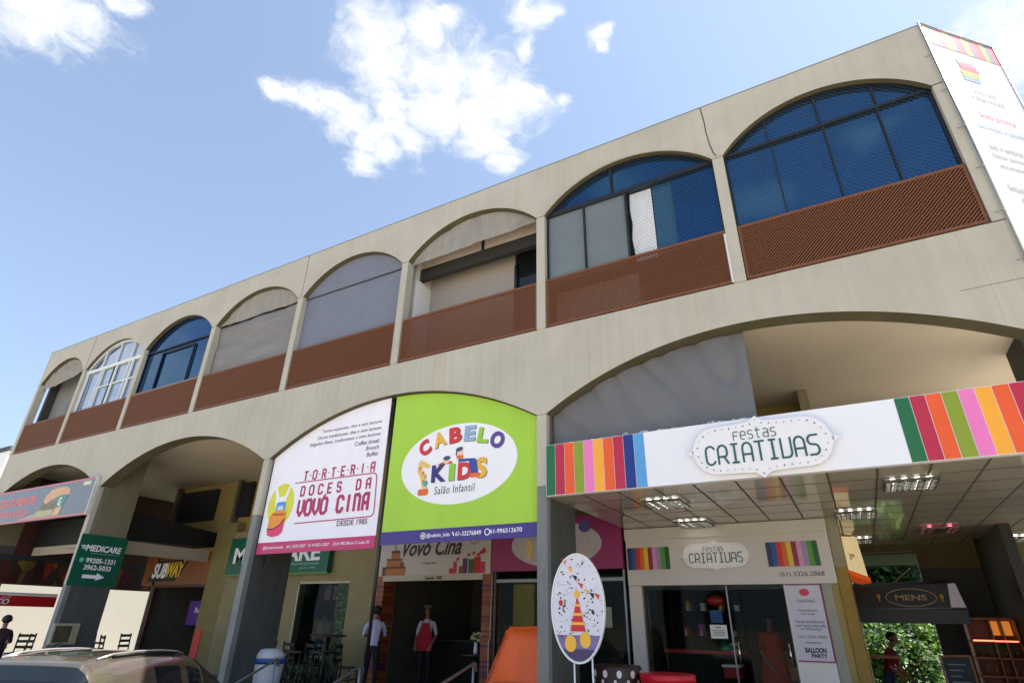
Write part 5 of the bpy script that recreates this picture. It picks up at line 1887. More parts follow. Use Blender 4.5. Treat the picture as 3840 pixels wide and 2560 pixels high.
for k in range(7):
    z = 1.08 - .09 * k
    mb.bar((4.92, 6.142 - .065 * (1.08 - z), z), (5.18 - (k % 3) * .05, 6.142 - .065 * (1.08 - z), z), .018, .004)
mb.build("chalk_lines", mat("chalk", (130, 140, 150), .9), cb)
small("bar_ledge", "wooden ledge along the left side of the passage", "counter", MB().box(3.73, 4.25, 6.5, 6.9, 1.12, 1.17), WOODW)

# ================================================================== vegetation beyond the passage
def foliage(name, label, cat, c, rad, n, size, m, trunk_to=None, seed=1, group=None, yclip=None):
    t = thing(name, label, cat, (c[0], c[1], ROAD_Z), group)
    rg = random.Random(seed)
    mb = MB()
    clumps = [(rg.gauss(0, .42), rg.gauss(0, .42), rg.gauss(0, .42), rg.uniform(.18, .42)) for _ in range(14)]
    for i in range(n):
        q = rg.choice(clumps)
        v = Vector((rg.gauss(0, 1), rg.gauss(0, 1), rg.gauss(0, 1))).normalized() * (q[3] * rg.random() ** .4)
        p = Vector((c[0] + rad[0] * (q[0] + v.x), c[1] + rad[1] * (q[1] + v.y), c[2] + rad[2] * (q[2] + v.z)))
        if yclip is not None and p.y < yclip:
            continue
        a = Vector((rg.gauss(0, 1), rg.gauss(0, 1), rg.gauss(0, .7))).normalized()
        b = a.orthogonal().normalized()
        s = size * rg.uniform(.5, 1.3)
        mb.face([p - a * s, p + b * s * .45, p + a * s, p - b * s * .45], rg.choice((0, 0, 1, 2)))
    mb.build("crown", m, t)
    mb = MB()
    base = Vector((c[0], c[1], ROAD_Z))
    top = Vector((c[0] + .1, c[1], c[2]))
    mb.tube([base, base.lerp(top, .5) + Vector((.06, .03, 0)), top], [.09, .07, .04], 8)
    for k in range(6):
        s_ = base.lerp(top, .5 + .07 * k)
        mb.tube([s_, s_ + Vector((rg.uniform(-1, 1) * rad[0] * .7, rg.uniform(-1, 1) * rad[1] * .7, rad[2] * rg.uniform(.2, .7)))], [.035, .012], 6)
    mb.build("trunk", mat("bark_brown", (92, 72, 52), .9, var=.3, scale=12), t)
    return t


def leafm(name, col):
    m = mat(name, col, .55, var=.3, scale=9)
    return cloth_leaf(m)


def cloth_leaf(m):
    nt = m.node_tree
    b = nt.nodes["Principled BSDF"]
    tl = nt.nodes.new("ShaderNodeBsdfTranslucent")
    nt.links.new(b.inputs["Base Color"].links[0].from_socket, tl.inputs[0])
    mx = nt.nodes.new("ShaderNodeMixShader")
    mx.inputs[0].default_value = .4
    nt.links.new(b.outputs[0], mx.inputs[1])
    nt.links.new(tl.outputs[0], mx.inputs[2])
    nt.links.new(mx.outputs[0], nt.nodes["Material Output"].inputs[0])
    return m


LEAVES = [leafm("leaf_mid_green", (62, 104, 32)), leafm("leaf_yellow_green", (112, 150, 44)), leafm("leaf_dark_green", (30, 58, 24))]
foliage("garden_shrub", "bright green shrub in sun seen under the bar awning", "shrub", (4.3, 13.5, .9), (1.5, .9, 1.3), 5200, .085, LEAVES, seed=3)
foliage("garden_shrub", "yellowish green leafy shrub to the right beyond the passage", "shrub", (5.6, 14.6, 1.1), (1.0, .9, 1.2), 2200, .085, [LEAVES[1], LEAVES[0], LEAVES[1]], seed=6)
foliage("garden_tree", "dark leafed tree rising behind the passage opening", "tree", (4.4, 17.0, 4.4), (2.4, 1.8, 2.8), 9000, .15, [LEAVES[2], LEAVES[0], LEAVES[2]], seed=9)
foliage("garden_tree", "broad shady tree further left behind the building", "tree", (1.2, 19.0, 4.2), (2.6, 1.8, 2.6), 3000, .14, [LEAVES[2], LEAVES[0], LEAVES[2]], seed=12)
foliage("garden_tree", "tall tree to the right behind the passage", "tree", (8.2, 19.0, 4.0), (2.6, 1.8, 3.0), 3000, .14, [LEAVES[0], LEAVES[2], LEAVES[1]], seed=15)
MB().box(3.0, 8.4, 8.62, 11.5, 3.15, 3.3).build("rear_shade_slab", DARKW, BLD)  # added slab, there only to shade the back of the passage
hd = foliage("garden_hedge", "long dark hedge closing the garden behind the shrubs", "hedge", (4.5, 21.0, 2.6), (5.5, .9, 3.4), 9000, .20, LEAVES, seed=22)

# ================================================================== corner banner on its frame
c45 = (math.sqrt(.5), math.sqrt(.5), 0)
B0 = Vector((6.292, -.026, 0))
bn = thing("corner_banner", "tall white banner with faded colour stripes on the chamfered corner of the building", "banner", (6.8, .5, 6))
BW = 1.45
MB().prism([(0, 5.40), (BW, 5.40), (BW, 9.69), (0, 9.69)], B0, c45, UZ, .02).build("vinyl_sheet", mat("bright_white_vinyl", (212, 212, 212), .4, var=.03, scale=.8), bn)
nB = Vector(c45).cross(Vector(UZ))
OB = B0 + nB * .004
FAD = [(196, 74, 96), (206, 160, 84), (140, 156, 70), (92, 124, 150), (184, 80, 130), (200, 84, 74)]
i = 0
x = .02
while x < BW - .06:
    w = .062 if i % 5 else .03
    MB().prism([(x, 9.27 + .0), (x + w, 9.27), (x + w, 9.66), (x, 9.66)], OB, c45, UZ, .003).build("stripe", mat("faded_stripe_%s" % "abcdef"[i % 6], FAD[i % 6], .5, var=.05), bn)
    x += w + .004
    i += 1
for k, (col) in enumerate(((120, 146, 160), (196, 90, 112), (200, 60, 84), (206, 150, 74), (140, 156, 80), (116, 140, 176))):
    z = 9.08 - .075 * k
    MB().prism([(.44 + .04 * k * (k < 3), z - .07), (.80 - .02 * abs(k - 2), z - .07), (.84 - .02 * abs(k - 2), z), (.46, z)], OB, c45, UZ, .003).build("logo_print", mat("pale_logo_%s" % "abcdef"[k], col, .5, var=.05), bn)
GRYP = mat("pale_grey_print", (168, 168, 172), .5, var=.05)
ROSP = mat("pale_rose_print", (226, 150, 160), .5, var=.05)
BLUP = mat("pale_blue_print_text", (160, 180, 206), .5, var=.05)
for s, z, w, h, m in (("FESTAS", 8.42, .40, .09, GRYP), ("CRIATIVAS", 8.28, .60, .10, GRYP), ("festa pronta", 7.92, .66, .15, ROSP), ("decoração e papelaria", 7.68, .92, .13, BLUP),
                      ("kits e lembrancinhas", 7.32, .86, .11, GRYP), ("balões personalizados", 7.15, .90, .11, GRYP), ("encomendas na loja", 6.98, .80, .11, GRYP),
                      ("fantasias e acessórios", 6.62, .90, .11, GRYP), ("doces e bolos", 6.45, .62, .11, GRYP), ("mesa completa", 6.28, .64, .11, GRYP), ("(61) 3326.2868", 5.9, .8, .12, GRYP)):
    p = OB + Vector(c45) * (BW * .5) + Vector((0, 0, z))
    text(bn, s, m, p, w, h, c45, UZ, bold=.01)
mb = MB()
for sft in (0, BW):
    p = B0 + Vector(c45) * sft
    mb.tube([p + Vector((0, 0, 5.38)), p + Vector((0, 0, 9.7))], .014)
p, q = B0 + Vector((0, 0, 9.69)), B0 + Vector(c45) * BW + Vector((0, 0, 9.69))
mb.tube([p, q], .014)
mb.build("frame_tube", METAL, bn)
mb = MB()
for z in (5.5, 6.2, 6.9, 7.6, 8.3, 9.0):
    p = B0 + Vector((0, 0, z))
    mb.tube([p + Vector((.01, -.02, 0)), p + Vector((-.06, -.012, -.02)), p + Vector((-.085, 0.0, -.01))], .005, 5)
mb.build("lacing", METAL, bn)
# the chamfered corner wall that carries the banner
MB().prism([(.03, 5.56), (BW, 5.56), (BW, 9.62), (.03, 9.62)], B0 - nB * .03, c45, UZ, .15).build("corner_wall", CONC, BLD)
MB().box(7.12, 7.30, 1.0, 8.6, 5.56, 9.6).build("corner_side_wall", CONC, BLD)
MB().box(RX - .015, 7.1, 1.0, 8.6, 9.38, 9.56).build("corner_roof", ROOFM, BLD)

# ================================================================== things on the pavement
ov = thing("oval_sign_stand", "oval white party sign with bunting and splashes on two thin white legs", "sign", (.8, -.6, .2))
OX, OZ, ORX, ORZ, OY = .785, 1.79, .335, .595, -.62
MB().prism(ellipse(OX, OZ, ORX, ORZ, 48), (0, OY, 0), UX, UZ, .025, smooth=True).build("panel", mat("white_splash_print", (214, 212, 224), .4, var=.06, scale=5), ov)
mb = MB()
ring = ellipse(OX, OZ, ORX + .008, ORZ + .008, 48)
for p, q in zip(ring, ring[1:] + ring[:1]):
    mb.bar((p[0], OY + .01, p[1]), (q[0], OY + .01, q[1]), .016, .05)
mb.build("rim", WHTF, ov)
# printed purple stage at the foot of the oval
bot = [(OX + ORX * .985 * math.cos(R(t)), OZ + ORZ * .985 * math.sin(R(t))) for t in range(212, 329, 4)]
MB().prism(bot, (0, OY - .002, 0), UX, UZ, .0015).build("stage_print", mat("lavender_stage_print", (120, 104, 150), .5, var=.25, scale=4, stretch=(.3, 1, 4)), ov)
bot = [(OX + ORX * .98 * math.cos(R(t)), OZ + ORZ * .98 * math.sin(R(t))) for t in range(232, 309, 4)]
MB().prism(bot, (0, OY - .005, 0), UX, UZ, .0015).build("stage_print", mat("dusk_violet_print", (62, 52, 92), .5, var=.25), ov)
rg = random.Random(4)
mb = MB()
cnt = 0
while cnt < 170:
    a, b = rg.uniform(-1, 1), rg.uniform(-.62, 1)
    if a * a + b * b > .9:
        continue
    cnt += 1
    r = rg.choice((.003, .004, .004, .006, .009))
    mb.prism(ellipse(OX + a * ORX, OZ + b * ORZ, r * rg.uniform(.8, 2.2), r, 7, rg.uniform(0, 3)), (0, OY - .004, 0), UX, UZ, .002)
mb.build("ink_splashes", mat("black_ink_print", (24, 22, 26), .5, var=0), ov)
mb = MB()
flag = [(-.20, .53), (-.12, .43), (-.05, .33), (.03, .24), (.10, .17), (.18, .13), (.25, .12)]
for i, (a, b) in enumerate(flag):
    x, z = OX + a * .95 + .02, OZ + b
    mb.prism([(x - .035, z + .03), (x + .02, z - .045), (x + .035, z + .012)], (0, OY - .006, 0), UX, UZ, .002, (0, 1, 2)[i % 3])
mb.build("bunting_print", [mat("bunting_red", (206, 44, 40), .5, var=.04), mat("bunting_amber", (236, 176, 66), .5, var=.04), mat("bunting_black", (30, 28, 30), .5, var=0)], ov)
# plain party hats, notes and a gift instead of any character
mb = MB()
mb.prism([(OX - .10, OZ - .27), (OX + .10, OZ - .27), (OX, OZ + .12)], (0, OY - .008, 0), UX, UZ, .002, 0)
mb.prism(ellipse(OX, OZ + .14, .04, .045, 14), (0, OY - .010, 0), UX, UZ, .002, 1)
for k in range(3):
    z = OZ - .2 + .1 * k
    w = .085 - .027 * k
    mb.prism([(OX - w, z), (OX + w, z), (OX + w * .9, z + .03), (OX - w * .9, z + .03)], (0, OY - .011, 0), UX, UZ, .002, 1)
mb.prism(ellipse(OX - .10, OZ - .40, .075, .09, 18), (0, OY - .009, 0), UX, UZ, .002, 1)
mb.prism(ellipse(OX + .09, OZ - .36, .07, .085, 18), (0, OY - .009, 0), UX, UZ, .002, 1)
mb.prism(ellipse(OX - .22, OZ + .04, .028, .036, 12), (0, OY - .009, 0), UX, UZ, .002, 0)
mb.prism(rrect(OX - .17, OX - .158, OZ - .0, OZ + .08, .004), (0, OY - .009, 0), UX, UZ, .002, 2)
mb.prism(ellipse(OX - .18, OZ - .0, .016, .012, 10), (0, OY - .009, 0), UX, UZ, .002, 2)
mb.prism(ellipse(OX + .2, OZ - .06, .018, .03, 10, .4), (0, OY - .009, 0), UX, UZ, .002, 2)
mb.build("party_print", [mat("hat_red_print", (200, 32, 44), .5, var=.05), mat("balloon_amber_print", (238, 182, 60), .5, var=.06), mat("note_black_print", (28, 26, 30), .5, var=0)], ov)
for dx in (-.075, .155):
    MB().tube([(OX + dx, OY + .03, FLOOR_Z), (OX + dx, OY + .03, OZ - .52)], .011, 8).build("leg", WHTF, ov)
MB().bar((OX - .25, OY + .03, FLOOR_Z + .02), (OX + .3, OY + .03, FLOOR_Z + .02), .03, .25).build("foot", WHTF, ov)

# dotted drum cake and red pedestal
dc = thing("drum_cake", "dark brown drum shaped cake dummy with white spots beside the oval sign", "cake dummy", (.58, 1.2, .5))
MB().lathe([(.34, 0), (.345, .02), (.345, .56), (.33, .585)], (.58, 1.2, .50), 40).build("drum", mat("chocolate_drum", (54, 30, 24), .45, var=.2), dc)
mb = MB()
for row, (zz_, n, r) in enumerate(((.99, 11, .040), (.90, 12, .022), (.80, 11, .034), (.70, 13, .02))):
    for i in range(n):
        an = 2 * math.pi * (i + .5 * (row % 2)) / n
        ux = Vector((-math.sin(an), math.cos(an), 0))
        o_ = Vector((.58 + .349 * math.cos(an), 1.2 + .349 * math.sin(an), zz_))
        mb.prism(ellipse(0, 0, r * .9, r * 1.2, 12), o_, tuple(ux), UZ, .003)
mb.build("white_spots", mat("icing_white", (225, 220, 222), .5, var=.03), dc)
MB().lathe([(.30, 0), (.30, .29)], (.58, 1.2, FLOOR_Z), 24).build("base", WHITEPANEL, dc)
rp = thing("red_pedestal", "round glossy red pedestal in front of the party shop window", "pedestal", (1.3, 1.2, .2))
MB().lathe([(.34, 0), (.36, .05), (.36, .72), (.375, .74), (.375, .80), (.36, .815)], (1.30, 1.2, FLOOR_Z), 40).build("drum", mat("glossy_red_lacquer", (205, 22, 40), .3, var=.06), rp)
mb = MB()
for i in range(9):
    an = -1.57 + (i - 4) * .32
    ux = Vector((-math.sin(an), math.cos(an), 0))
    mb.prism(ellipse(0, 0, .035, .035, 12), Vector((1.3 + .364 * math.cos(an), 1.2 + .364 * math.sin(an), FLOOR_Z + .6)), tuple(ux), UZ, .002)
mb.build("dark_dots", mat("deep_red_dot", (150, 10, 24), .3, var=0), rp)
small("low_bench", "pale yellow bench edge at the bottom by the party shop door", "bench", MB().box(1.75, 2.9, 2.9, 3.3, .62, .70).box(1.8, 1.88, 2.95, 3.25, FLOOR_Z, .62).box(2.77, 2.85, 2.95, 3.25, FLOOR_Z, .62), mat("pale_yellow_wood", (196, 184, 120), .6))

# orange padded play cover leaning by the grey pillar
og = thing("orange_cover", "bright orange padded cover leaning behind the grey pillar", "padded cover", (-.75, .7, .2))
ORG = mat("orange_vinyl_fabric", (240, 98, 22), .42, var=.16, scale=2.2, bump=.6, bdist=.06, stretch=(1.5, 1, .6))
bm = bmesh.new()
vs_ = [(-1.46, .45, .22), (-.16, .45, .22), (-.16, 1.0, .22), (-1.46, 1.0, .22), (-.93, .62, 1.55), (-.30, .62, 1.57), (-.30, .84, 1.55), (-.93, .84, 1.53)]
bv = [bm.verts.new(v) for v in vs_]
for q in ((0, 3, 2, 1), (4, 5, 6, 7), (0, 1, 5, 4), (1, 2, 6, 5), (2, 3, 7, 6), (3, 0, 4, 7)):
    bm.faces.new([bv[i] for i in q])
bmesh.ops.bevel(bm, geom=bm.edges[:], offset=.05, segments=3, affect='EDGES')
bmesh.ops.subdivide_edges(bm, edges=[e for e in bm.edges if e.calc_length() > .2], cuts=6, use_grid_fill=True)
for v in bm.verts:
    n_ = mnoise.noise(v.co * 2.2)
    v.co.y += .05 * n_ + .02 * mnoise.noise(v.co * 5.5)
    v.co.x += .012 * mnoise.noise(v.co * 4 + Vector((5, 5, 5)))
me = bpy.data.meshes.new("padded_body")
bm.to_mesh(me)
bm.free()
me.materials.append(ORG)
for p in me.polygons:
    p.use_smooth = True
o = bpy.data.objects.new("padded_body", me)
COL.objects.link(o)
attach(o, og)
for q, pts in enumerate(([(-1.24, .44, .6), (-1.06, .50, 1.0), (-.90, .57, 1.45)], [(-1.04, .47, .82), (-.7, .48, .84), (-.22, .47, .83)], [(-.70, .42, .3), (-.66, .48, .82)])):
    MB().tube(pts, .008, 6).build("seam_piping", mat("dark_orange_piping", (176, 66, 14), .6), og)
# white bin with a blue collar
bi = thing("litter_bin", "white plastic litter bin with a blue band by the second pier", "bin", (-6.3, .9, .2))
MB().lathe([(.24, 0), (.25, .03), (.29, .60), (.295, .62)], (-6.3, .9, FLOOR_Z), 28).build("body", mat("white_bin_plastic", (214, 214, 218), .4, var=.05), bi)
MB().lathe([(.30, 0), (.335, .03), (.335, .07), (.30, .085)], (-6.3, .9, FLOOR_Z + .625), 28).build("collar", mat("blue_bin_plastic", (36, 84, 150), .4, var=.05), bi)
MB().lathe([(.29, 0), (.28, .06), (.21, .15), (.12, .165)], (-6.3, .9, FLOOR_Z + .711), 28).build("lid", mat("white_bin_plastic", (214, 214, 218)), bi)


# stair handrails up to the pavement
def rail(x, y0, z0, y1, z1, label, post=True):
    t = thing("handrail", label, "handrail", (x, y1, FLOOR_Z), "grey stair handrails")
    mb = MB().tube([(x, y0, z0), (x, (y0 + y1) / 2, (z0 + z1) / 2), (x, y1 - .03, z1 - .01), (x, y1, z1 - .04), (x, y1 + .012, z1 - .12)], .021, 10)
    mb.build("rail", METAL, t)
    MB().tube([(x, y1 - .06, FLOOR_Z if y1 > -1.4 else ROAD_Z), (x, y1 - .06, z1 - .03)], .018, 10).build("post", METAL, t)
    MB().tube([(x, y0 + .05, ROAD_Z), (x, y0 + .05, z0 + .01)], .018, 10).build("post", METAL, t)
    return t


rail(-3.15, -1.6, .33, .06, .985, "grey handrail below the dark doorway of the bakery")
rail(-1.2, -1.7, .55, .25, 1.085, "grey handrail left of the orange cover")
rail(-4.9, -1.75, .28, -.08, 1.0, "grey handrail in front of the white litter bin")
rail(-12.3, -1.5, .35, .1, 1.02, "thin grey handrail at the foot of the pier with the green sign")


# ================================================================== people
def skin_body(root, joints, bones, mats, name="body", sub=1):
    """one continuous skinned body. joints: name->(co, radius); bones: (a,b,material index)"""
    names = list(joints)
    me = bpy.data.meshes.new(name)
    me.from_pydata([joints[n][0] for n in names], [(names.index(a), names.index(b)) for a, b, _ in bones], [])
    o = bpy.data.objects.new(name, me)
    COL.objects.link(o)
    sk = o.modifiers.new("skin", "SKIN")
    sk.branch_smoothing = .4
    for i, n in enumerate(names):
        r = joints[n][1]
        sv = me.skin_vertices[0].data[i]
        sv.radius = (r, r) if not isinstance(r, tuple) else r
        sv.use_root = (n == "pelvis")
    ss_ = o.modifiers.new("sub", "SUBSURF")
    ss_.levels = sub
    ss_.render_levels = sub
    dg = bpy.context.evaluated_depsgraph_get()
    m2 = bpy.data.meshes.new_from_object(o.evaluated_get(dg))
    bpy.data.objects.remove(o)
    m2.materials.clear()
    for m in mats:
        m2.materials.append(m)
    segs = [(Vector(joints[a][0]), Vector(joints[b][0]), mi) for a, b, mi in bones]
    for p in m2.polygons:
        c = p.center
        best, bi_ = 1e9, 0
        for a, b, mi in segs:
            d = b - a
            t = max(0, min(1, (c - a).dot(d) / max(d.length_squared, 1e-9)))
            q = (c - (a + d * t)).length
            if q < best:
                best, bi_ = q, mi
        p.material_index = bi_
        p.use_smooth = True
    ob = bpy.data.objects.new(name, m2)
    COL.objects.link(ob)
    ob.parent = root
    return ob


SKIN = mat("warm_skin", (150, 104, 82), .6, var=.06)
HAIR = mat("black_hair", (24, 20, 18), .6, var=.3, scale=30)


def person(label, loc, rz, shirt, trousers, pose="stand", sleeves=True, hair_len=.0, h=1.0):
    """faces local -y"""
    t = thing("person", label, "person", loc, None, rz)
    J = {}
    k = h

    def j(n, x, y, z, r):
        J[n] = ((x * k, y * k, z * k), r * k if not isinstance(r, tuple) else tuple(v * k for v in r))
    lean = {"stand": 0.0, "bend": .22, "sit": .06, "lean": .16}[pose]
    hipz = .92 if pose != "sit" else .50
    j("pelvis", 0, 0, hipz, .135)
    j("waist", 0, -lean * .35, hipz + .17, .115)
    j("chest", 0, -lean * .9, hipz + .38, .135)
    j("neck0", 0, -lean * 1.15, hipz + .53, .06)
    j("neck", 0, -lean * 1.3 - .005, hipz + .585, .052)
    j("head0", 0, -lean * 1.5 - .02, hipz + .64, .078)
    j("head1", 0, -lean * 1.6 - .02, hipz + .725, .102)
    j("head2", 0, -lean * 1.65 - .005, hipz + .81, .072)
    j("nose", 0, -lean * 1.6 - .128, hipz + .71, .015)
    B = [("pelvis", "waist", 1), ("waist", "chest", 1), ("chest", "neck0", 1), ("neck0", "neck", 0), ("neck", "head0", 0), ("head0", "head1", 0), ("head1", "head2", 0), ("head1", "nose", 0)]
    for s, S_ in ((-1, "R"), (1, "L")):
        sy = -lean * 1.0
        j("sh" + S_, s * .165, sy, hipz + .47, .062)
        if pose == "bend":
            el, wr, ha = (s * .25, sy - .14, hipz + .22), (s * .16, sy - .36, hipz + .20), (s * .13, sy - .44, hipz + .19)
        elif pose == "sit":
            el, wr, ha = (s * .24, sy - .06, hipz + .20), (s * .14, sy - .28, hipz + .22), (s * .10, sy - .36, hipz + .23)
        else:
            el, wr, ha = (s * .235, sy + .0, hipz + .19), (s * .20, sy - .18, hipz + .02), (s * .18, sy - .24, hipz - .04)
        j("el" + S_, *el, .043)
        j("mid" + S_, (s * .165 + el[0]) / 2 + s * .01, (sy + el[1]) / 2, (hipz + .47 + el[2]) / 2, .05)
        j("wr" + S_, *wr, .030)
        j("pa" + S_, *ha, .034)
        d = (Vector(ha) - Vector(wr)).normalized()
        side = d.cross(Vector((0, 0, 1))).normalized()
        B += [("chest", "sh" + S_, 1), ("sh" + S_, "mid" + S_, 1), ("mid" + S_, "el" + S_, 1 if sleeves else 0), ("el" + S_, "wr" + S_, 1 if sleeves == 'long' else 0), ("wr" + S_, "pa" + S_, 0)]
        for fi, (off, ln) in enumerate(((-.027, .062), (-.009, .072), (.009, .068), (.027, .054))):
            p0 = Vector(ha) + d * .045 + side * off
            p1 = p0 + d * ln + Vector((0, 0, -.018))
            j("f%d%s" % (fi, S_), *p0, .0095)
            j("g%d%s" % (fi, S_), *p1, .008)
            B += [("pa" + S_, "f%d%s" % (fi, S_), 0), ("f%d%s" % (fi, S_), "g%d%s" % (fi, S_), 0)]
        tb_ = Vector(ha) - side * .045 * s * (1 if d.y < 0 else -1) + d * .01
        j("th" + S_, *tb_, .010)
        j("tt" + S_, *(tb_ + d * .04), .0085)
        B += [("pa" + S_, "th" + S_, 0), ("th" + S_, "tt" + S_, 0)]
        j("hip" + S_, s * .09, 0, hipz - .05, .10)
        if pose == "sit":
            kn, an, to = (s * .12, -.42, hipz + .0), (s * .12, -.40, .09), (s * .13, -.55, .04)
        else:
            kn, an, to = (s * .10, -.02, .49), (s * .10, .02, .09), (s * .12, -.13, .035)
        j("th_" + S_, (s * .09 + kn[0]) / 2, kn[1] * .5, (hipz - .05 + kn[2]) / 2, .083)
        j("kn" + S_, *kn, .06)
        j("ca" + S_, (kn[0] + an[0]) / 2, (kn[1] + an[1]) / 2 + .02, (kn[2] + an[2]) / 2 + .06, .054)
        j("an" + S_, *an, .038)
        j("to" + S_, *to, .032)
        B += [("pelvis", "hip" + S_, 2), ("hip" + S_, "th_" + S_, 2), ("th_" + S_, "kn" + S_, 2), ("kn" + S_, "ca" + S_, 2), ("ca" + S_, "an" + S_, 2), ("an" + S_, "to" + S_, 3)]
    skin_body(t, J, B, [SKIN, shirt, trousers, BLK])
    hc = J["head1"][0]
    mb = MB().ball((hc[0], hc[1] + .022 * k, hc[2] + .028 * k), .112 * k, .118 * k, .105 * k, 14, 10)
    # cut the face out of the hair shell
    keep = [q for q in range(len(mb.f)) if not (sum(mb.v[i][1] for i in mb.f[q]) / len(mb.f[q]) < hc[1] - .035 * k and sum(mb.v[i][2] for i in mb.f[q]) / len(mb.f[q]) < hc[2] + .055 * k)]
    mb.f = [mb.f[q] for q in keep]
    mb.mi = [0] * len(mb.f)
    mb.sm = [True] * len(mb.f)
    mb.build("hair", HAIR, t, True)
    mb = MB()
    for s in (-1, 1):
        mb.ball((hc[0] + s * .032 * k, hc[1] - .097 * k, hc[2] + .012 * k), .010 * k, .006 * k, .007 * k, 8, 6)
    mb.build("eyes", BLK, t, True)
    mb = MB().ball((hc[0], hc[1] - .096 * k, hc[2] - .052 * k), .022 * k, .008 * k, .006 * k, 8, 6)
    mb.build("mouth", mat("lip_red", (130, 66, 60), .5), t, True)
    mb = MB()
    for s in (-1, 1):
        mb.ball((hc[0] + s * .104 * k, hc[1] + .012 * k, hc[2]), .012 * k, .022 * k, .03 * k, 8, 6)
    mb.build("ears", SKIN, t, True)
    return t, J


SHW = mat("pale_lilac_shirt", (196, 196, 226), .8, var=.06)
p1, J1 = person("man in a pale shirt seen from behind, bending over the bakery doorway table", (-5.72, 3.15, FLOOR_Z), math.pi + .7, SHW, mat("dark_navy_trousers", (24, 26, 36), .8), "bend", h=.96)
p2, J2 = person("woman in a crimson apron over a white shirt standing inside the bakery", (-5.30, 4.5, FLOOR_Z), .35, mat("white_shirt", (205, 205, 215), .8), mat("black_trousers", (26, 24, 26), .8), "stand", h=.99)
mb = MB()
AP = [(-.085, 1.36), (.085, 1.36), (.125, 1.20), (.175, 1.08), (.20, .78), (-.20, .78), (-.175, 1.08), (-.125, 1.20)]
mb.prism(AP[::-1], (0, -.155, 0), UX, UZ, .02)
mb.tube([(-.08, -.15, 1.35), (-.06, -.06, 1.47), (0, .04, 1.50), (.06, -.06, 1.47), (.08, -.15, 1.35)], .012, 6)
mb.box(-.19, .19, -.16, -.15, 1.04, 1.07)
mb.build("apron", mat("crimson_apron_cloth", (170, 16, 44), .8, var=.08), p2, True, bevel=.006)
MB().ball((J2["head1"][0][0], J2["head1"][0][1] + .01, J2["head1"][0][2] + .075), .116, .122, .06, 14, 8).build("cap", mat("grey_cap", (84, 84, 80), .8), p2, True)
p3, J3 = person("seated person in dark clothes at the left end, silhouetted against the white wall", (-15.9, .36, FLOOR_Z), -1.9, mat("dark_maroon_top", (46, 24, 24), .8), mat("dark_jeans", (26, 26, 32), .8), "sit", h=1.0)
p4, J4 = person("person in a dark red top leaning on the wooden ledge in the passage", (3.98, 7.2, FLOOR_Z - .22), 1.2, mat("dark_red_top", (130, 24, 40), .8), mat("blue_jeans", (40, 54, 90), .8), "lean", h=.90)
p5, J5 = person("woman in a red dress inside the party shop behind the glass door", (2.25, 4.75, FLOOR_Z), .5, mat("red_dress_cloth", (150, 14, 24), .8), mat("red_dress_cloth", (150, 14, 24), .8), "stand", h=.92)
MB().lathe([(.30, .42), (.26, .70), (.17, .98), (.165, 1.05), (.19, 1.22), (.17, 1.32)], (0, 0, 0), 20).build("dress", mat("vivid_red_dress", (190, 8, 18), .7, var=.1), p5, True)
small("tan_handbag", "tan handbag on the arm of the woman in the red dress", "handbag", MB().box(2.50, 2.68, 4.56, 4.64, .80, 1.0).tube([(2.52, 4.6, 1.0), (2.54, 4.6, 1.12), (2.62, 4.6, 1.14), (2.66, 4.6, 1.0)], .008, 6), mat("tan_leather", (170, 100, 40), .5))


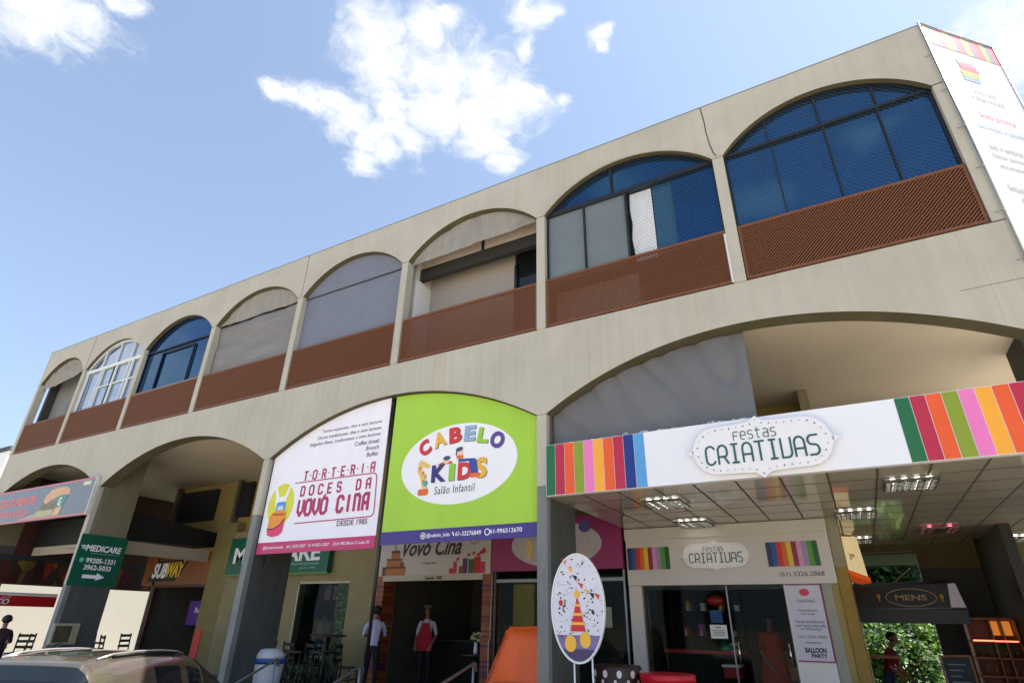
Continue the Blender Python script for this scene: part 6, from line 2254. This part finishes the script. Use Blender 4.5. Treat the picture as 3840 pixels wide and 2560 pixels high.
# ================================================================== parked car
def car():
    th = R(24)
    t = thing("parked_car", "bronze grey compact utility car with dark roof rail parked nose to the arcade", "car", (-3.3, -3.96, ROAD_Z), None, th)
    # local: +y towards the nose, x across; origin shifted so the rear right roof corner lands on the root
    L, W2 = 4.15, .88
    st = [0, .06, .16, .34, .52, .75, 1.1, 1.5, 1.9, 2.2, 2.45, 2.75, 3.05, 3.25, 3.6, 3.95, 4.1, 4.15]
    zr = [.75, .92, 1.06, 1.34, 1.505, 1.545, 1.57, 1.575, 1.56, 1.53, 1.46, 1.28, 1.07, .99, .95, .86, .72, .60]
    zb = [.70, .84, .93, .95, .96, .97, .97, .97, .96, .96, .96, .95, .95, .94, .90, .80, .66, .54]
    wd = [.74, .80, .84, .865, .88, .88, .88, .88, .88, .88, .88, .88, .875, .87, .855, .80, .72, .66]

    def cr(a, b, c, d, u):
        return .5 * (2 * b + (c - a) * u + (2 * a - 5 * b + 4 * c - d) * u * u + (-a + 3 * b - 3 * c + d) * u ** 3)

    def itp(arr, y):
        for i in range(len(st) - 1):
            if st[i] <= y <= st[i + 1] + 1e-9:
                u = (y - st[i]) / (st[i + 1] - st[i])
                return arr[i] * (1 - u) + arr[i + 1] * u
        return arr[-1]

    def section(y):
        w, b, r = itp(wd, y), itp(zb, y), itp(zr, y)
        k = max(0, (r - b)) / .6
        k = min(1, k)
        h = r - b
        ctrl = [(w * .82, .26), (w * .97, .38), (w, .62), (w * .995, b - .06), (w * .975, b + .01), (w - .09 * k - .03, b + h * .45), (w - .17 * k - .06, b + h * .80),
                (w - .235 * k - .10, b + h * .93), (w * .55, b + h * .985), (0, r)]
        out = []
        n = len(ctrl)
        for i in range(n - 1):
            a_ = ctrl[max(i - 1, 0)]
            b_, c_ = ctrl[i], ctrl[i + 1]
            d_ = ctrl[min(i + 2, n - 1)]
            for s in range(4):
                u = s / 4
                out.append((cr(a_[0], b_[0], c_[0], d_[0], u), cr(a_[1], b_[1], c_[1], d_[1], u)))
        out.append(ctrl[-1])
        return out
    ys = []
    for i in range(len(st) - 1):
        m_ = 4
        for s in range(m_):
            ys.append(st[i] + (st[i + 1] - st[i]) * s / m_)
    ys.append(st[-1])
    sec = [section(y) for y in ys]
    n = len(sec[0])
    ox, oy = -(.88 - .30), -.50          # roof corner to root

    def P(i, jx, sgn, off=0.0):
        x, z = sec[i][jx]
        return Vector((sgn * x + ox, ys[i] + oy, z))
    mb = MB()
    vid = {}
    for i in range(len(ys)):
        for sgn in (1, -1):
            for jx in range(n):
                if sgn == -1 and jx == n - 1:
                    vid[i, jx, sgn] = vid[i, jx, 1]
                    continue
                vid[i, jx, sgn] = len(mb.v)
                mb.v.append(tuple(P(i, jx, sgn)))
    for i in range(len(ys) - 1):
        for jx in range(n - 1):
            for sgn in (1, -1):
                q = [vid[i, jx, sgn], vid[i + 1, jx, sgn], vid[i + 1, jx + 1, sgn], vid[i, jx + 1, sgn]]
                mb.f.append(q if sgn > 0 else q[::-1])
                mb.mi.append(0)
                mb.sm.append(True)
    for i in (0, len(ys) - 1):
        loop = [vid[i, jx, 1] for jx in range(n)] + [vid[i, jx, -1] for jx in range(n - 2, -1, -1)]
        mb.f.append(loop if i else loop[::-1])
        mb.mi.append(0)
        mb.sm.append(False)
    paint = mat("bronze_grey_car_paint", (98, 90, 80), .20, metal=.55, var=.04, coat=1.0)
    mb.build("body", paint, t, True)
    cg = glass_mat("car_glass", (.008, .012, .016), .03, .3)

    def glass(name, y0, y1, j0, j1, sides, m=cg, off=.004):
        mb = MB()
        for i in range(len(ys) - 1):
            if not (y0 <= ys[i] and ys[i + 1] <= y1 + 1e-6):
                continue
            for jx in range(j0, j1):
                for sgn in sides:
                    pts = [P(i, jx, sgn), P(i + 1, jx, sgn), P(i + 1, jx + 1, sgn), P(i, jx + 1, sgn)]
                    nn = (pts[1] - pts[0]).cross(pts[3] - pts[0])
                    if nn.length < 1e-9:
                        nn = Vector((0, 0, 1))
                    nn.normalize()
                    if sgn < 0:
                        nn = -nn
                    pts = [p + nn * off for p in pts]
                    mb.face(pts if sgn > 0 else pts[::-1], 0, True)
        return mb.build(name, m, t, True, weld=True)
    glass("rear_window", .16, .49, 19, 36, (1, -1))
    glass("windscreen", 2.44, 3.05, 19, 36, (1, -1))
    for y0, y1, j0, j1 in ((.80, 1.40, 17, 20), (1.48, 1.98, 17, 23), (2.06, 2.42, 17, 23)):
        glass("side_window", y0, y1, j0, j1, (1,))
        glass("side_window", y0, y1, j0, j1, (-1,))
    # roof rails
    for sgn in (1, -1):
        pts = []
        for y in (.72, .95, 1.3, 1.7, 2.05, 2.2):
            i = min(range(len(ys)), key=lambda q: abs(ys[q] - y))
            p = P(i, 30, sgn)
            pts.append(p + Vector((0, 0, .022 if .8 < y < 2.15 else .006)))
        MB().tube(pts, .014, 8).build("roof_rail", mat("silver_roof_rail", (200, 200, 198), .25, metal=.8, var=.05), t, True)
        MB().tube([p + Vector((sgn * .012, 0, -.016)) for p in pts[1:-1]], .016, 8).build("rail_shadow", mat("black_rail_shadow", (14, 14, 14), .6, var=0), t, True)  # dark tube stands for the shadow below the rail
    # door seams, handles, lights, wheels
    for sgn in (1, -1):
        for y in (.62, 1.2, 2.0):
            MB().box(sgn * .70 + ox - .2 * (sgn > 0) + .19, sgn * .70 + ox - .2 * (sgn > 0) + .20, y + oy, y + oy + .001, .6, .601).build("handle", METAL, t, True) if False else None
        for y in (1.30, 2.10):
            MB().box(sgn * .885 + ox - .012, sgn * .885 + ox + .012, y + oy, y + oy + .16, .80, .825).build("door_handle", METAL, t, True)
        MB().box(sgn * .72 + ox - .1, sgn * .72 + ox + .1, oy - .005, oy + .07, .72, .92).build("tail_light", mat("tail_lamp_red", (150, 16, 20), .2), t, True)
        MB().box(sgn * .62 + ox - .13, sgn * .62 + ox + .13, 4.0 + oy, 4.12 + oy, .66, .80).build("headlight", mat("headlamp_clear", (200, 205, 210), .1), t, True)
        mb = MB().ball((sgn * .98 + ox, 2.62 + oy, 1.0), .10, .06, .075, 12, 8)
        mb.build("wing_mirror", paint, t, True)
    for sgn in (1, -1):
        for y in (.78, 3.35):
            mb = MB()
            c = Vector((sgn * .80 + ox, y + oy, .32))
            n_ = 28
            prof = [(.19, -.09), (.31, -.09), (.325, -.05), (.325, .05), (.31, .09), (.19, .09)]
            i0 = 0
            for r, h in prof:
                for k in range(n_):
                    an = 2 * math.pi * k / n_
                    mb.v.append((c.x + h, c.y + r * math.cos(an), c.z + r * math.sin(an)))
            for q in range(len(prof) - 1):
                for k in range(n_):
                    k2 = (k + 1) % n_
                    mb.f.append([q * n_ + k, q * n_ + k2, (q + 1) * n_ + k2, (q + 1) * n_ + k])
                    mb.mi.append(0)
                    mb.sm.append(True)
            wo = mb.build("wheel", mat("tyre_rubber", (28, 28, 28), .8), t, True)
            mb = MB()
            mb.tube([(c.x - .07, c.y, c.z), (c.x + .07, c.y, c.z)], .19, 20)
            ro = mb.build("rim", CHROME, wo, True)
    MB().box(ox - .26, ox + .26, oy - .02, oy - .008, .60, .72).build("number_plate", mat("plate_grey", (190, 190, 190), .5), t, True)
    return t


car()
